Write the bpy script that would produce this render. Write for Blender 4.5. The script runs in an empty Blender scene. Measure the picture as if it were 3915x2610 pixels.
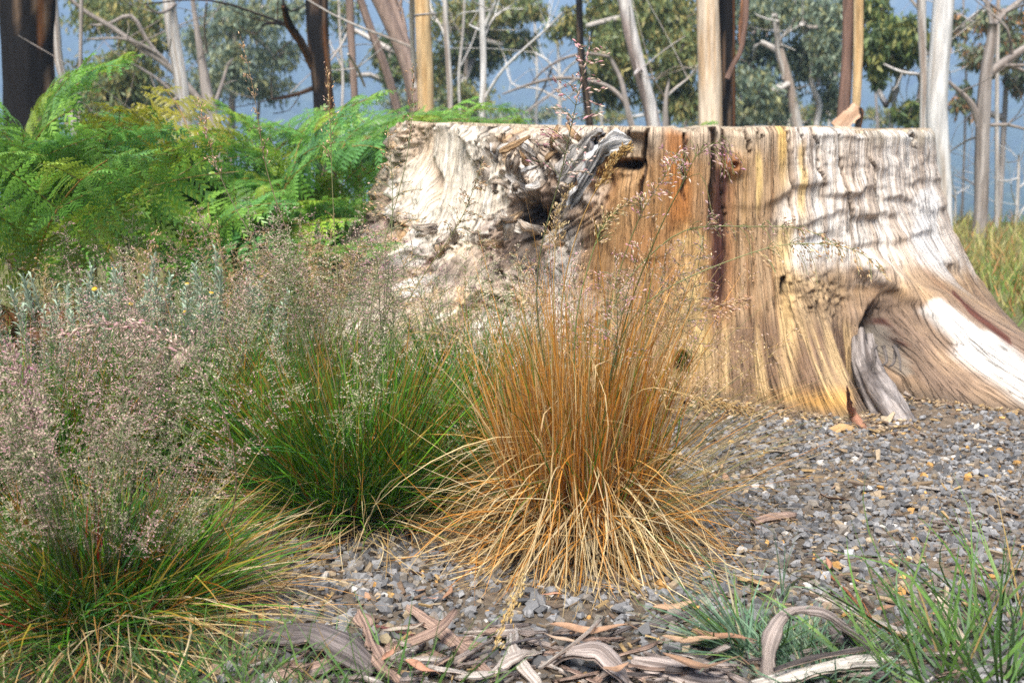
import bpy, math, numpy as np
from mathutils import Vector, Matrix, Euler
R = math.radians
S = bpy.context.scene
COL = S.collection

# ------------------------------------------------------------------ camera, world, sun, exposure
CAM_H = 1.0; PITCH = R(10.0); FPX = 1236.0; K = 3915/1024.0
cam = bpy.data.cameras.new('camera'); cam_o = bpy.data.objects.new('camera', cam); COL.objects.link(cam_o)
cam_o.location = (0, 0, CAM_H); cam_o.rotation_euler = (R(90)-PITCH, 0, 0)
cam.sensor_width = 36; cam.lens = FPX/1024*36; cam.clip_start = 0.05; cam.clip_end = 6000
cam.dof.use_dof = True; cam.dof.focus_distance = 2.95; cam.dof.aperture_fstop = 5.0
S.camera = cam_o

SUN_EL, SUN_AZ = R(57), R(194)          # azimuth clockwise from +Y (behind the camera, a little to its left)
w = bpy.data.worlds.new('World'); S.world = w; w.use_nodes = True
nt = w.node_tree; nt.nodes.clear()
sky = nt.nodes.new('ShaderNodeTexSky'); sky.sky_type = 'NISHITA'; sky.sun_disc = False
sky.sun_elevation = SUN_EL; sky.sun_rotation = SUN_AZ; sky.air_density = 1.0; sky.dust_density = 3.0; sky.ozone_density = 1.0
bg = nt.nodes.new('ShaderNodeBackground'); bg.inputs[1].default_value = 0.095
wo = nt.nodes.new('ShaderNodeOutputWorld')
nt.links.new(sky.outputs[0], bg.inputs[0]); nt.links.new(bg.outputs[0], wo.inputs[0])
sl = bpy.data.lights.new('sun', 'SUN'); sl.energy = 4.2; sl.angle = R(32); sl.color = (1, 0.965, 0.915)
so = bpy.data.objects.new('sun', sl); COL.objects.link(so)
sd = Vector((math.sin(SUN_AZ)*math.cos(SUN_EL), math.cos(SUN_AZ)*math.cos(SUN_EL), math.sin(SUN_EL)))
so.rotation_euler = sd.to_track_quat('Z', 'Y').to_euler()
S.view_settings.view_transform = 'Standard'; S.view_settings.look = 'None'
S.view_settings.exposure = 1.3; S.view_settings.gamma = 1.0; S.view_settings.use_curve_mapping = False
S.render.engine = 'CYCLES'
cy = S.cycles
cy.use_denoising = False; cy.max_bounces = 7; cy.diffuse_bounces = 3; cy.glossy_bounces = 2; cy.transmission_bounces = 4
cy.volume_bounces = 0; cy.transparent_max_bounces = 6; cy.caustics_reflective = False; cy.caustics_refractive = False
cy.use_adaptive_sampling = True; cy.adaptive_threshold = 0.015
try: cy.denoising_input_passes = 'RGB_ALBEDO_NORMAL'; cy.denoising_prefilter = 'ACCURATE'
except Exception: pass

# ------------------------------------------------------------------ helpers
cp, sp = math.cos(PITCH), math.sin(PITCH)
def ray(X, Y):
    xc = (X/K-512)/FPX; yc = (341-Y/K)/FPX
    return np.array([xc, cp+yc*sp, -sp+yc*cp])
def at(X, Y, d):                       # photo pixel -> point of the place at depth d metres
    r = ray(X, Y); t = d/r[1]; return np.array([r[0]*t, d, CAM_H+r[2]*t])
def gnd(X, Y, z=0.0):                  # photo pixel -> point on the ground
    r = ray(X, Y); t = (z-CAM_H)/r[2]; return np.array([r[0]*t, r[1]*t, z])
def wpx(w, d): return w/K/FPX*d

def _h(ix, iy, iz, s):
    n = (ix.astype(np.int64)*374761393 + iy.astype(np.int64)*668265263 + iz.astype(np.int64)*2147483647 + s*974634777)
    n = (n ^ (n >> 13)) * 1274126177
    n = (n ^ (n >> 16)) & 0xffffff
    return n/float(0xffffff)
def noise(x, y, z=None, s=0):          # value noise, -1..1
    x = np.asarray(x, float); y = np.asarray(y, float); z = np.zeros_like(x) if z is None else np.asarray(z, float)
    x, y, z = np.broadcast_arrays(x, y, z)
    ix, iy, iz = np.floor(x), np.floor(y), np.floor(z); fx, fy, fz = x-ix, y-iy, z-iz
    fx = fx*fx*fx*(fx*(fx*6-15)+10); fy = fy*fy*fy*(fy*(fy*6-15)+10); fz = fz*fz*fz*(fz*(fz*6-15)+10)
    c = lambda a, b, d: _h(ix+a, iy+b, iz+d, s)
    a0 = c(0,0,0)*(1-fx)+c(1,0,0)*fx; a1 = c(0,1,0)*(1-fx)+c(1,1,0)*fx
    b0 = c(0,0,1)*(1-fx)+c(1,0,1)*fx; b1 = c(0,1,1)*(1-fx)+c(1,1,1)*fx
    return ((a0*(1-fy)+a1*fy)*(1-fz)+(b0*(1-fy)+b1*fy)*fz)*2-1
def fbm(x, y, z=None, s=0, o=4):
    v = 0; a = 1; t = 0
    for i in range(o):
        f = 2.03**i
        v = v+a*noise(np.asarray(x)*f, np.asarray(y)*f, None if z is None else np.asarray(z)*f, s+i*17); t += a; a *= 0.5
    return v/t
def sst(e0, e1, x):
    t = np.clip((np.asarray(x, float)-e0)/(e1-e0), 0, 1); return t*t*(3-2*t)
def mixc(a, b, m):
    m = np.asarray(m)[..., None]; return a*(1-m)+np.asarray(b)*m

def make_mesh(name, V, F, C=None, UV=None, smooth=True):
    """V (n,3); F list of index arrays (m,3)/(m,4); C per-vertex rgb; UV per-vertex uv"""
    V = np.asarray(V, np.float32); Fs = F if isinstance(F, list) else [F]
    me = bpy.data.meshes.new(name)
    loops = np.concatenate([f.reshape(-1) for f in Fs]).astype(np.int32)
    tot = np.concatenate([np.full(len(f), f.shape[1], np.int32) for f in Fs])
    st = np.concatenate([[0], np.cumsum(tot)[:-1]]).astype(np.int32)
    me.vertices.add(len(V)); me.vertices.foreach_set('co', V.reshape(-1))
    me.loops.add(len(loops)); me.loops.foreach_set('vertex_index', loops)
    me.polygons.add(len(tot)); me.polygons.foreach_set('loop_start', st)
    me.update(calc_edges=True)
    me.polygons.foreach_set('use_smooth', np.full(len(tot), bool(smooth)))
    if C is not None:
        a = me.color_attributes.new('col', 'FLOAT_COLOR', 'POINT')
        c4 = np.ones((len(V), 4), np.float32); c4[:, :3] = np.clip(C, 0, 1); a.data.foreach_set('color', c4.reshape(-1))
    if UV is not None:
        u = me.uv_layers.new(name='UVMap'); u.data.foreach_set('uv', np.asarray(UV, np.float32)[loops].reshape(-1))
    me.validate()
    return me
def add(name, me, mat, parent=None, loc=None, rot=None, scale=None):
    o = bpy.data.objects.new(name, me); COL.objects.link(o)
    if me is not None and mat is not None and not len(me.materials): me.materials.append(mat)
    if parent is not None: o.parent = parent
    if loc is not None: o.location = [float(v) for v in loc]
    if rot is not None: o.rotation_euler = [float(v) for v in rot]
    if scale is not None: o.scale = (scale,)*3 if np.isscalar(scale) else [float(v) for v in scale]
    return o
def tag(o, label=None, cat=None, group=None, kind=None):
    if label: o['label'] = label
    if cat: o['category'] = cat
    if group: o['group'] = group
    if kind: o['kind'] = kind
    return o
def empty(name, loc, label, cat, group=None, rz=0):
    o = bpy.data.objects.new(name, None); COL.objects.link(o); o.location = [float(v) for v in loc]; o.rotation_euler = (0, 0, rz)
    o.empty_display_size = 0.1
    return tag(o, label, cat, group)
class Buf:
    def __init__(s): s.V = []; s.F3 = []; s.F4 = []; s.C = []; s.U = []; s.n = 0
    def add(s, V, F, C, U=None):
        V = np.asarray(V, float); s.V.append(V); C = np.asarray(C, float)
        s.C.append(np.broadcast_to(C, (len(V), 3)))
        s.U.append(np.zeros((len(V), 2)) if U is None else U)
        for f in (F if isinstance(F, list) else [F]):
            (s.F3 if f.shape[1] == 3 else s.F4).append(f+s.n)
        s.n += len(V)
    def mesh(s, name, smooth=True):
        F = [np.concatenate(x) for x in (s.F3, s.F4) if x]
        return make_mesh(name, np.concatenate(s.V), F, np.concatenate(s.C), np.concatenate(s.U), smooth)

# ------------------------------------------------------------------ materials
def nodes_of(m):
    m.use_nodes = True; t = m.node_tree; t.nodes.clear(); return t, t.nodes, t.links
def mat_vcol(name, rough=0.75, spec=0.3, var=0.25, nscale=(40, 40, 40), coord='Object', bump=0.0, transl=0.0, objvar=0.0, bscale=None, dist=0.004, detail=5):
    m = bpy.data.materials.new(name); t, N, L = nodes_of(m)
    out = N.new('ShaderNodeOutputMaterial'); p = N.new('ShaderNodeBsdfPrincipled')
    p.inputs['Roughness'].default_value = rough; p.inputs['Specular IOR Level'].default_value = spec
    a = N.new('ShaderNodeAttribute'); a.attribute_name = 'col'
    tc = N.new('ShaderNodeTexCoord'); mp = N.new('ShaderNodeMapping'); mp.inputs['Scale'].default_value = nscale
    L.new(tc.outputs[coord], mp.inputs[0])
    nz = N.new('ShaderNodeTexNoise'); nz.inputs['Scale'].default_value = 1; nz.inputs['Detail'].default_value = detail; nz.inputs['Roughness'].default_value = 0.65
    L.new(mp.outputs[0], nz.inputs['Vector'])
    mr = N.new('ShaderNodeMapRange'); mr.inputs[1].default_value = 0.3; mr.inputs[2].default_value = 0.7
    mr.inputs[3].default_value = 1-var; mr.inputs[4].default_value = 1+var
    L.new(nz.outputs['Fac'], mr.inputs[0])
    mul = N.new('ShaderNodeVectorMath'); mul.operation = 'MULTIPLY'
    L.new(a.outputs['Color'], mul.inputs[0]); L.new(mr.outputs[0], mul.inputs[1]); c = mul.outputs[0]
    if objvar > 0:
        oi = N.new('ShaderNodeObjectInfo'); hs = N.new('ShaderNodeHueSaturation')
        r1 = N.new('ShaderNodeMapRange'); r1.inputs[3].default_value = 1-objvar; r1.inputs[4].default_value = 1+objvar
        L.new(oi.outputs['Random'], r1.inputs[0]); L.new(r1.outputs[0], hs.inputs['Value'])
        ml = N.new('ShaderNodeMath'); ml.operation = 'MULTIPLY'; ml.inputs[1].default_value = 7.31; L.new(oi.outputs['Random'], ml.inputs[0])
        fr = N.new('ShaderNodeMath'); fr.operation = 'FRACT'; L.new(ml.outputs[0], fr.inputs[0])
        r2 = N.new('ShaderNodeMapRange'); r2.inputs[3].default_value = 0.5-0.06*objvar; r2.inputs[4].default_value = 0.5+0.06*objvar
        L.new(fr.outputs[0], r2.inputs[0]); L.new(r2.outputs[0], hs.inputs['Hue'])
        L.new(c, hs.inputs['Color']); c = hs.outputs[0]
    L.new(c, p.inputs['Base Color'])
    if bump:
        b = N.new('ShaderNodeBump'); b.inputs['Strength'].default_value = bump; b.inputs['Distance'].default_value = dist
        if bscale:
            mp2 = N.new('ShaderNodeMapping'); mp2.inputs['Scale'].default_value = bscale; L.new(tc.outputs[coord], mp2.inputs[0])
            n2 = N.new('ShaderNodeTexNoise'); n2.inputs['Scale'].default_value = 1; n2.inputs['Detail'].default_value = 6; n2.inputs['Roughness'].default_value = 0.7
            L.new(mp2.outputs[0], n2.inputs['Vector']); L.new(n2.outputs['Fac'], b.inputs['Height'])
        else: L.new(nz.outputs['Fac'], b.inputs['Height'])
        L.new(b.outputs[0], p.inputs['Normal'])
    if transl > 0:
        tr = N.new('ShaderNodeBsdfTranslucent'); L.new(c, tr.inputs['Color'])
        mx = N.new('ShaderNodeMixShader'); mx.inputs[0].default_value = transl
        L.new(p.outputs[0], mx.inputs[1]); L.new(tr.outputs[0], mx.inputs[2]); L.new(mx.outputs[0], out.inputs[0])
    else: L.new(p.outputs[0], out.inputs[0])
    return m
M = {}
M['wood'] = mat_vcol('weathered_wood', 0.8, 0.2, 0.42, (110, 9, 1), 'UV', 0.8, bscale=(150, 12, 1), dist=0.008, detail=8)
def add_checks(m):
    t = m.node_tree; N, L = t.nodes, t.links; p = next(n for n in N if n.type == 'BSDF_PRINCIPLED'); src = p.inputs['Base Color'].links[0].from_socket
    tc = N.new('ShaderNodeTexCoord'); out = []
    for sc, wd, off_ in (((26, 0.9, 1), .009, 0), ((55, 1.8, 1), .009, 7), ((110, 4.5, 1), .008, 13)):
        mp = N.new('ShaderNodeMapping'); mp.inputs['Scale'].default_value = sc; mp.inputs['Location'].default_value = (off_, off_*.7, 0); L.new(tc.outputs['UV'], mp.inputs[0])
        nz = N.new('ShaderNodeTexNoise'); nz.inputs['Scale'].default_value = 1; nz.inputs['Detail'].default_value = 2.5; L.new(mp.outputs[0], nz.inputs['Vector'])
        sb = N.new('ShaderNodeMath'); sb.operation = 'SUBTRACT'; sb.inputs[1].default_value = .5; L.new(nz.outputs['Fac'], sb.inputs[0])
        ab = N.new('ShaderNodeMath'); ab.operation = 'ABSOLUTE'; L.new(sb.outputs[0], ab.inputs[0])
        mr = N.new('ShaderNodeMapRange'); mr.inputs[1].default_value = wd*.35; mr.inputs[2].default_value = wd; mr.inputs[3].default_value = .45; mr.inputs[4].default_value = 1; L.new(ab.outputs[0], mr.inputs[0]); out.append(mr.outputs[0])
    m1 = N.new('ShaderNodeMath'); m1.operation = 'MULTIPLY'; L.new(out[0], m1.inputs[0]); L.new(out[1], m1.inputs[1]); m2 = N.new('ShaderNodeMath'); m2.operation = 'MULTIPLY'; L.new(m1.outputs[0], m2.inputs[0]); L.new(out[2], m2.inputs[1])
    mu = N.new('ShaderNodeVectorMath'); mu.operation = 'MULTIPLY'; L.new(src, mu.inputs[0]); L.new(m2.outputs[0], mu.inputs[1]); L.new(mu.outputs[0], p.inputs['Base Color'])
    b0 = p.inputs['Normal'].links[0].from_node; b = N.new('ShaderNodeBump'); b.inputs['Strength'].default_value = .7; b.inputs['Distance'].default_value = .01; L.new(m2.outputs[0], b.inputs['Height']); L.new(b0.outputs[0], b.inputs['Normal']); L.new(b.outputs[0], p.inputs['Normal'])
add_checks(M['wood'])
M['splinter'] = mat_vcol('splintered_wood', 0.8, 0.2, 0.55, (210, 14, 1), 'UV', 0.9, dist=0.006, detail=8)
M['bark'] = mat_vcol('gum_bark', 0.85, 0.15, 0.35, (30, 30, 4), 'Object', 0.5, dist=0.01)
M['strip'] = mat_vcol('shed_bark', 0.85, 0.15, 0.6, (240, 10, 1), 'UV', 0.9, dist=0.004, detail=8)
M['leaf'] = mat_vcol('gum_leaves', 0.5, 0.4, 0.1, (8, 8, 8), 'Object', transl=0.25)
M['fern'] = mat_vcol('fern_leaflet', 0.36, 0.6, 0.15, (30, 30, 30), 'Object', transl=0.38, objvar=0.14)
M['blade'] = mat_vcol('grass_blade', 0.55, 0.3, 0.15, (60, 60, 60), 'Object', transl=0.12)
M['seed'] = mat_vcol('grass_seed', 0.6, 0.3, 0.2, (200, 200, 200), 'Object', transl=0.2, objvar=0.3)
M['silver'] = mat_vcol('woolly_leaf', 0.9, 0.1, 0.12, (60, 60, 60), 'Object', transl=0.2, objvar=0.15)
M['stone'] = mat_vcol('crushed_stone', 0.8, 0.3, 0.3, (120, 120, 120), 'Object', 0.4, dist=0.002)
M['stone1'] = mat_vcol('crushed_stone_piece', 0.8, 0.3, 0.3, (120, 120, 120), 'Object', 0.4, dist=0.002, objvar=0.3)
M['dead_leaf'] = mat_vcol('dead_leaf', 0.6, 0.35, 0.25, (60, 60, 60), 'Object', 0.3, transl=0.12, dist=0.002)
M['litter'] = mat_vcol('wood_litter', 0.85, 0.15, 0.3, (150, 150, 150), 'Object')
M['forest'] = mat_vcol('far_forest', 0.9, 0.05, 0.4, (0.25, 0.25, 0.25), 'Object')
M['petal'] = mat_vcol('flower_button', 0.7, 0.2, 0.2, (400, 400, 400), 'Object')

# ------------------------------------------------------------------ terrain
def edge_y(x): return 12.2+0.6*np.sin(x*0.3+1.0)+0.04*np.abs(x)
RIDGE = [(-900, 1.16), (-420, 1.2), (-250, 1.12), (-120, 1.05), (-25, 0.97), (8, 0.815), (45, 0.98), (140, 0.98), (260, 1.12), (500, 1.15), (900, 1.1)]
def hgt(x, y):
    x = np.asarray(x, float); y = np.asarray(y, float)
    near = 0.018*noise(x*1.3, y*1.3, s=5)*sst(1.2, 3, np.hypot(x, y))
    e = edge_y(x); q = y-e
    drop = -24*(1-np.exp(-np.maximum(q, 0)/55.0)) - 0.6*sst(0, 3, q)
    s = (y-260)/1150.0
    a = np.interp(x/np.maximum(y, 60)*800, [r[0] for r in RIDGE], [r[1] for r in RIDGE])
    hill = (158*a+24)*sst(0, 1.05, s)*sst(0, 0.5, s+0.2)+sst(0.05, 0.4, s)*9*fbm(x/170, y/170, s=9)
    far = sst(1480, 1750, y)*(-40)
    return near+drop+np.where(y > 120, hill+far, 0)
def grid_axis(neg, pos, n_in, inner, n_out):
    a = np.linspace(-inner, inner, n_in)
    g = inner*np.geomspace(1.0, pos/inner, n_out)[1:]; h = inner*np.geomspace(1.0, neg/inner, n_out)[1:]
    return np.concatenate([-h[::-1], a, g])
gx = grid_axis(1500, 1500, 121, 5.0, 80)
gy = np.concatenate([-3.0*np.geomspace(1, 300, 24)[::-1], np.linspace(-2.5, 14, 166), 14*np.geomspace(1, 1800/14, 130)[1:]])
GX, GY = np.meshgrid(gx, gy); GZ = hgt(GX, GY)
nx, ny = len(gx), len(gy)
ii = np.arange(nx*ny).reshape(ny, nx)
GF = np.stack([ii[:-1, :-1], ii[:-1, 1:], ii[1:, 1:], ii[1:, :-1]], -1).reshape(-1, 4)
gv = np.stack([GX, GY, GZ], -1).reshape(-1, 3)
n1 = fbm(gv[:, 0]*1.7, gv[:, 1]*1.7, s=3)*0.5+0.5
gc = mixc(np.tile([[0.11, 0.09, 0.068]], (len(gv), 1)), [0.20, 0.15, 0.105], sst(0.35, 0.75, n1))
xx, yy = gv[:, 0], gv[:, 1]
mead = sst(5.6, 7.0, yy+0.5*n1)
gc = mixc(gc, [0.14, 0.15, 0.05], mead*0.8)
gc = mixc(gc, [0.035, 0.055, 0.025], sst(13, 20, yy))
gc = mixc(gc, [0.05, 0.075, 0.035], sst(200, 330, yy))
M['soil'] = mat_vcol('soil', 0.95, 0.1, 0.45, (38, 38, 38), 'Object', 0.8, dist=0.012, detail=8)
ground = tag(add('ground', make_mesh('ground', gv, GF, gc), M['soil']), kind='structure')

def ico():
    p = (1+5**0.5)/2
    v = np.array([[-1,p,0],[1,p,0],[-1,-p,0],[1,-p,0],[0,-1,p],[0,1,p],[0,-1,-p],[0,1,-p],[p,0,-1],[p,0,1],[-p,0,-1],[-p,0,1]], float)
    f = np.array([[0,11,5],[0,5,1],[0,1,7],[0,7,10],[0,10,11],[1,5,9],[5,11,4],[11,10,2],[10,7,6],[7,1,8],[3,9,4],[3,4,2],[3,2,6],[3,6,8],[3,8,9],[4,9,5],[2,4,11],[6,2,10],[8,6,7],[9,8,1]])
    return v/np.linalg.norm(v[0]), f
ICO_V, ICO_F = ico()
def lumps(pos, size, col, jit, rng, aniso=(1, 1, 1), spin=True):
    n = len(pos); v = np.repeat(ICO_V[None], n, 0)*(1+jit*rng.uniform(-1, 1, (n, 12, 1)))
    v = v*(1+0.35*jit*rng.uniform(-1, 1, (n, 12, 3)))
    sc = size[:, None]*np.asarray(aniso)*rng.uniform(0.7, 1.25, (n, 3)); v = v*sc[:, None, :]
    if spin:
        a = rng.uniform(0, 6.283, n); b = rng.normal(0, 0.35, n)
        v = np.stack([v[..., 0], v[..., 1]*np.cos(b)[:, None]-v[..., 2]*np.sin(b)[:, None], v[..., 1]*np.sin(b)[:, None]+v[..., 2]*np.cos(b)[:, None]], -1)
        v = np.stack([v[..., 0]*np.cos(a)[:, None]-v[..., 1]*np.sin(a)[:, None], v[..., 0]*np.sin(a)[:, None]+v[..., 1]*np.cos(a)[:, None], v[..., 2]], -1)
    v = v+pos[:, None, :]
    f = (ICO_F[None]+12*np.arange(n)[:, None, None]).reshape(-1, 3)
    return v.reshape(-1, 3), f, np.repeat(col, 12, 0)

CUB = np.array([[-1,-1,-1],[1,-1,-1],[1,1,-1],[-1,1,-1],[-1,-1,1],[1,-1,1],[1,1,1],[-1,1,1]], float)*.78
CUF = np.array([[0,3,2,1],[4,5,6,7],[0,1,5,4],[1,2,6,5],[2,3,7,6],[3,0,4,7]])
def chunks(pos, size, col, rng, spin=True):
    """angular crushed stones: skewed blocks with shifted corners"""
    n = len(pos); v = CUB[None]+rng.uniform(-.38, .38, (n, 8, 3)); v[:, 4:, :2] *= rng.uniform(.55, 1.0, (n, 1, 2)); v = v*(size[:, None]*np.array([1.08, .88, .74])*rng.uniform(.7, 1.25, (n, 3)))[:, None]
    ax = rng.normal(0, 1, (n, 3)); ax[:, 2] *= 3.0; ax /= np.linalg.norm(ax, axis=1, keepdims=True); an = rng.uniform(0, 6.283, n)[:, None, None]
    if spin:
        a = np.broadcast_to(ax[:, None], v.shape); v = v*np.cos(an)+np.cross(a, v)*np.sin(an)+a*np.sum(a*v, -1, keepdims=True)*(1-np.cos(an))
    f = (CUF[None]+8*np.arange(n)[:, None, None]).reshape(-1, 4); f = np.concatenate([f[:, [0, 1, 2]], f[:, [0, 2, 3]]])
    return (v+pos[:, None]).reshape(-1, 3), f, np.repeat(col, 8, 0)
# far forest on the hillside, one mass
rng = np.random.RandomState(11)
n = 20000
yy = 110+rng.power(1.3, n)*1400; xx = rng.uniform(-0.58, 0.58, n)*yy
zz = hgt(xx, yy); sz = rng.uniform(2.4, 5.0, n)*(0.7+yy/900)
fc = mixc(np.tile([[0.035, 0.055, 0.03]], (n, 1)), [0.10, 0.11, 0.05], rng.rand(n)*sst(-0.2, 0.5, noise(xx/30, yy/30, s=4)))
fc = mixc(fc, [0.03, 0.05, 0.03], rng.rand(n)*0.8)
v, f, c = lumps(np.stack([xx, yy, zz+sz*0.5], -1), sz, fc, 0.28, rng, (1, 1, 1.15))
tag(add('forest', make_mesh('forest', v, f, c), M['forest']), 'blue hazed eucalypt forest covering the far mountainside', 'forest', kind='stuff')

# ------------------------------------------------------------------ tubes
def frames(P):
    P = np.asarray(P, float); T = np.gradient(P, axis=0); T /= np.linalg.norm(T, axis=1, keepdims=True)+1e-9
    ref = np.array([0.13, -1, 0.07]); ref /= np.linalg.norm(ref)
    if abs(np.mean(T@ref)) > 0.85: ref = np.array([1, 0.1, 0.1])
    A = np.cross(T, ref); A /= np.linalg.norm(A, axis=1, keepdims=True)+1e-9
    B = np.cross(T, A); return T, A, B
def resample(P, Rr, step):
    P = np.asarray(P, float); Rr = np.asarray(Rr, float)
    if len(P) > 2:                       # cubic through the points, chord-length tangents
        h = np.linalg.norm(np.diff(P, axis=0), axis=1)[:, None]+1e-9; dl = np.diff(P, axis=0)/h; m_ = np.empty_like(P)
        m_[0], m_[-1] = dl[0], dl[-1]; m_[1:-1] = (dl[:-1]*h[1:]+dl[1:]*h[:-1])/(h[:-1]+h[1:]); o = []; r = []
        for i in range(len(P)-1):
            m = max(2, int(h[i, 0]/step)); t = np.linspace(0, 1, m, endpoint=False)[:, None]
            o.append((2*t**3-3*t**2+1)*P[i]+(t**3-2*t**2+t)*h[i]*m_[i]+(-2*t**3+3*t**2)*P[i+1]+(t**3-t**2)*h[i]*m_[i+1]); r.append(Rr[i]+(Rr[i+1]-Rr[i])*t[:, 0])
        o.append(P[-1:]); r.append(Rr[-1:]); return np.vstack(o), np.concatenate(r)
    m = max(2, int(np.linalg.norm(P[1]-P[0])/step)+1); t = np.linspace(0, 1, m)[:, None]
    return P[0]+(P[1]-P[0])*t, Rr[0]+(Rr[1]-Rr[0])*t[:, 0]
def tube(P, Rr, sides=8, step=0.1, colf=None, col=(0.3, 0.3, 0.3), rough=0.06, seed=0, rfreq=3.0):
    P, Rr = resample(P, Rr, step); T, A, B = frames(P); m = len(P)
    th = np.linspace(0, 2*math.pi, sides, endpoint=False); L = np.concatenate([[0], np.cumsum(np.linalg.norm(np.diff(P, axis=0), axis=1))])
    rr = Rr[:, None]*(1+rough*fbm(np.cos(th)[None]*1.5+0*L[:, None], np.sin(th)[None]*1.5+0*L[:, None], L[:, None]*rfreq, s=seed, o=3)*2)
    V = P[:, None]+rr[..., None]*(np.cos(th)[None, :, None]*A[:, None]+np.sin(th)[None, :, None]*B[:, None])
    V = V.reshape(-1, 3); i = np.arange(m*sides).reshape(m, sides); j = np.roll(i, -1, 1)
    F = np.stack([i[:-1], j[:-1], j[1:], i[1:]], -1).reshape(-1, 4)
    caps = np.array([[i[0, 0], i[0, k], i[0, k+1]] for k in range(1, sides-1)]+[[i[-1, 0], i[-1, k+1], i[-1, k]] for k in range(1, sides-1)])
    C = np.tile(np.asarray(col, float), (len(V), 1)) if colf is None else colf(V, np.tile(th, m), np.repeat(L, sides))
    U = np.stack([np.tile(th, m)/6.283*0.3, np.repeat(L, sides)], -1)
    return V, [F, caps], C, U

# ------------------------------------------------------------------ the stump
SC = np.array([0.723, 5.8]); ST = 0.985
TH_B = np.radians([-180, -130, -110, -90, -70, -50, -32, -18, -6, 2, 7, 11, 14, 18, 21.5, 25, 29, 34, 40, 46, 53, 62, 75, 90, 115, 150, 180])
RB = [1.50, 1.75, 2.10, 2.25, 2.10, 1.84, 1.60, 1.42, 1.33, 1.33, 1.44, 1.64, 1.76, 1.66, 1.38, 1.27, 1.40, 1.98, 2.62, 2.32, 1.80, 1.66, 1.64, 1.68, 1.60, 1.52, 1.50]
PB = [2.2, 2.2, 2.2, 2.2, 2.2, 2.3, 2.4, 2.6, 3.0, 3.0, 3.2, 3.2, 3.2, 3.2, 3.2, 3.2, 3.2, 3.4, 3.6, 3.4, 3.0, 2.6, 2.2, 2.0, 2.2, 2.2, 2.2]
def stump_base(th, z):
    rb = np.interp(th, TH_B, RB); pe = np.interp(th, TH_B, PB)
    rt = 1.19+0.03*np.sin(3*th+0.5)+0.02*np.sin(5*th)+.075*np.exp(-((th+1.45)/.45)**2)
    g = np.clip(1-z/ST, 0, 1.08)
    return rt+(rb-rt)*g**pe+0.03*g
def project(V):
    d = V-np.array([0, 0, CAM_H]); fz = d[:, 1]*cp-d[:, 2]*sp; fy = d[:, 1]*sp+d[:, 2]*cp
    return (d[:, 0]/fz*FPX+512)*K, (341-fy/fz*FPX)*K
def stump_pos(th, z, r): return np.stack([SC[0]+r*np.sin(th), SC[1]-r*np.cos(th), z], -1)
tf = np.radians(np.concatenate([np.linspace(-115, 115, 860), np.linspace(115, 245, 70)[1:-1]]))
zf = np.concatenate([np.linspace(-0.06, 0.2, 60, endpoint=False), np.linspace(0.2, ST, 170)])
TH, Z = np.meshgrid(tf, zf); TH = TH.ravel(); Z = Z.ravel(); TW = np.where(TH > math.pi, TH-2*math.pi, TH)
r0 = stump_base(TW, Z)
# chart of the stump's flank used to lay out knots, cracks and stains (x across the flank, y down it)
cu, cv = project(stump_pos(TW, Z, r0)); back = np.abs(TW) > R(95)
cu = np.where(back, np.where(TW > 0, 3500-(np.abs(TW)-R(95))*900, 1500+(np.abs(TW)-R(95))*900), cu)
def blob(x, y, rx, ry, soft=0.5): return 1-sst(1-soft, 1+soft, np.hypot((cu+wn1*rx*0.5-x)/rx, (cv+wn2*ry*0.5-y)/ry))
def vband(x, wd, y0, y1, soft=0.5, sw=30):
    e = wn3*sw; return (1-sst(wd*(1-soft), wd*(1+soft), np.abs(cu+e-x)))*sst(y0-40, y0+20, cv)*(1-sst(y1-60, y1+90, cv+wn1*50))
def seg(x0, y0, x1, y1, wd, soft=0.4):
    dx, dy = x1-x0, y1-y0; t = np.clip(((cu-x0)*dx+(cv-y0)*dy)/(dx*dx+dy*dy), 0, 1)
    d = np.hypot(cu-x0-t*dx, cv-y0-t*dy); return 1-sst(wd*(1-soft), wd*(1+soft), d+wn1*wd*0.5)
arc = TW*1.25
wn1 = fbm(arc*7, Z*7, s=21); wn2 = fbm(arc*7+9, Z*7+4, s=22); wn3 = fbm(arc*3.0, Z*5, s=23)
gn = fbm(arc*38, Z*2.2, s=31); gn2 = fbm(arc*90, Z*4, s=32); gn3 = fbm(arc*14, Z*1.3, s=33)
H = 0.008*gn+0.005*gn2+0.013*gn3
# curly folds, right flank
wr = sst(2870, 3080, cu+120*wn3)*(1-sst(1120, 1330, cv+60*wn1))*sst(500, 590, cv)*(1-back)
FOLDS = [([(2950, 752), (2985, 735), (3043, 700), (3157, 683)], .034), ([(3160, 732), (3276, 718), (3323, 692)], .036), ([(3370, 735), (3425, 733), (3468, 752), (3506, 790)], .034), ([(3020, 850), (3153, 815), (3221, 786)], .030), ([(3270, 818), (3374, 794), (3430, 807)], .034),
         ([(3410, 896), (3463, 900), (3550, 876)], .034), ([(3119, 508), (3204, 493), (3285, 503)], .020), ([(3315, 624), (3395, 624)], .020), ([(3030, 905), (3170, 872)], .020), ([(3575, 998), (3638, 994), (3680, 1030)], .032), ([(3250, 917), (3380, 909)], .022),
         ([(3480, 690), (3560, 660), (3610, 680)], .022), ([(2800, 775), (2900, 770), (2960, 752)], .014), ([(3290, 1020), (3400, 1000), (3500, 1010)], .020), ([(3100, 960), (3200, 975), (3290, 960)], .012), ([(3540, 800), (3620, 770)], .024), ([(2360, 960), (2450, 985), (2560, 960)], .016)]
wig = 10*noise(arc*9, Z*5, s=47)+5*noise(arc*25, Z*9, s=48)
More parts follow.
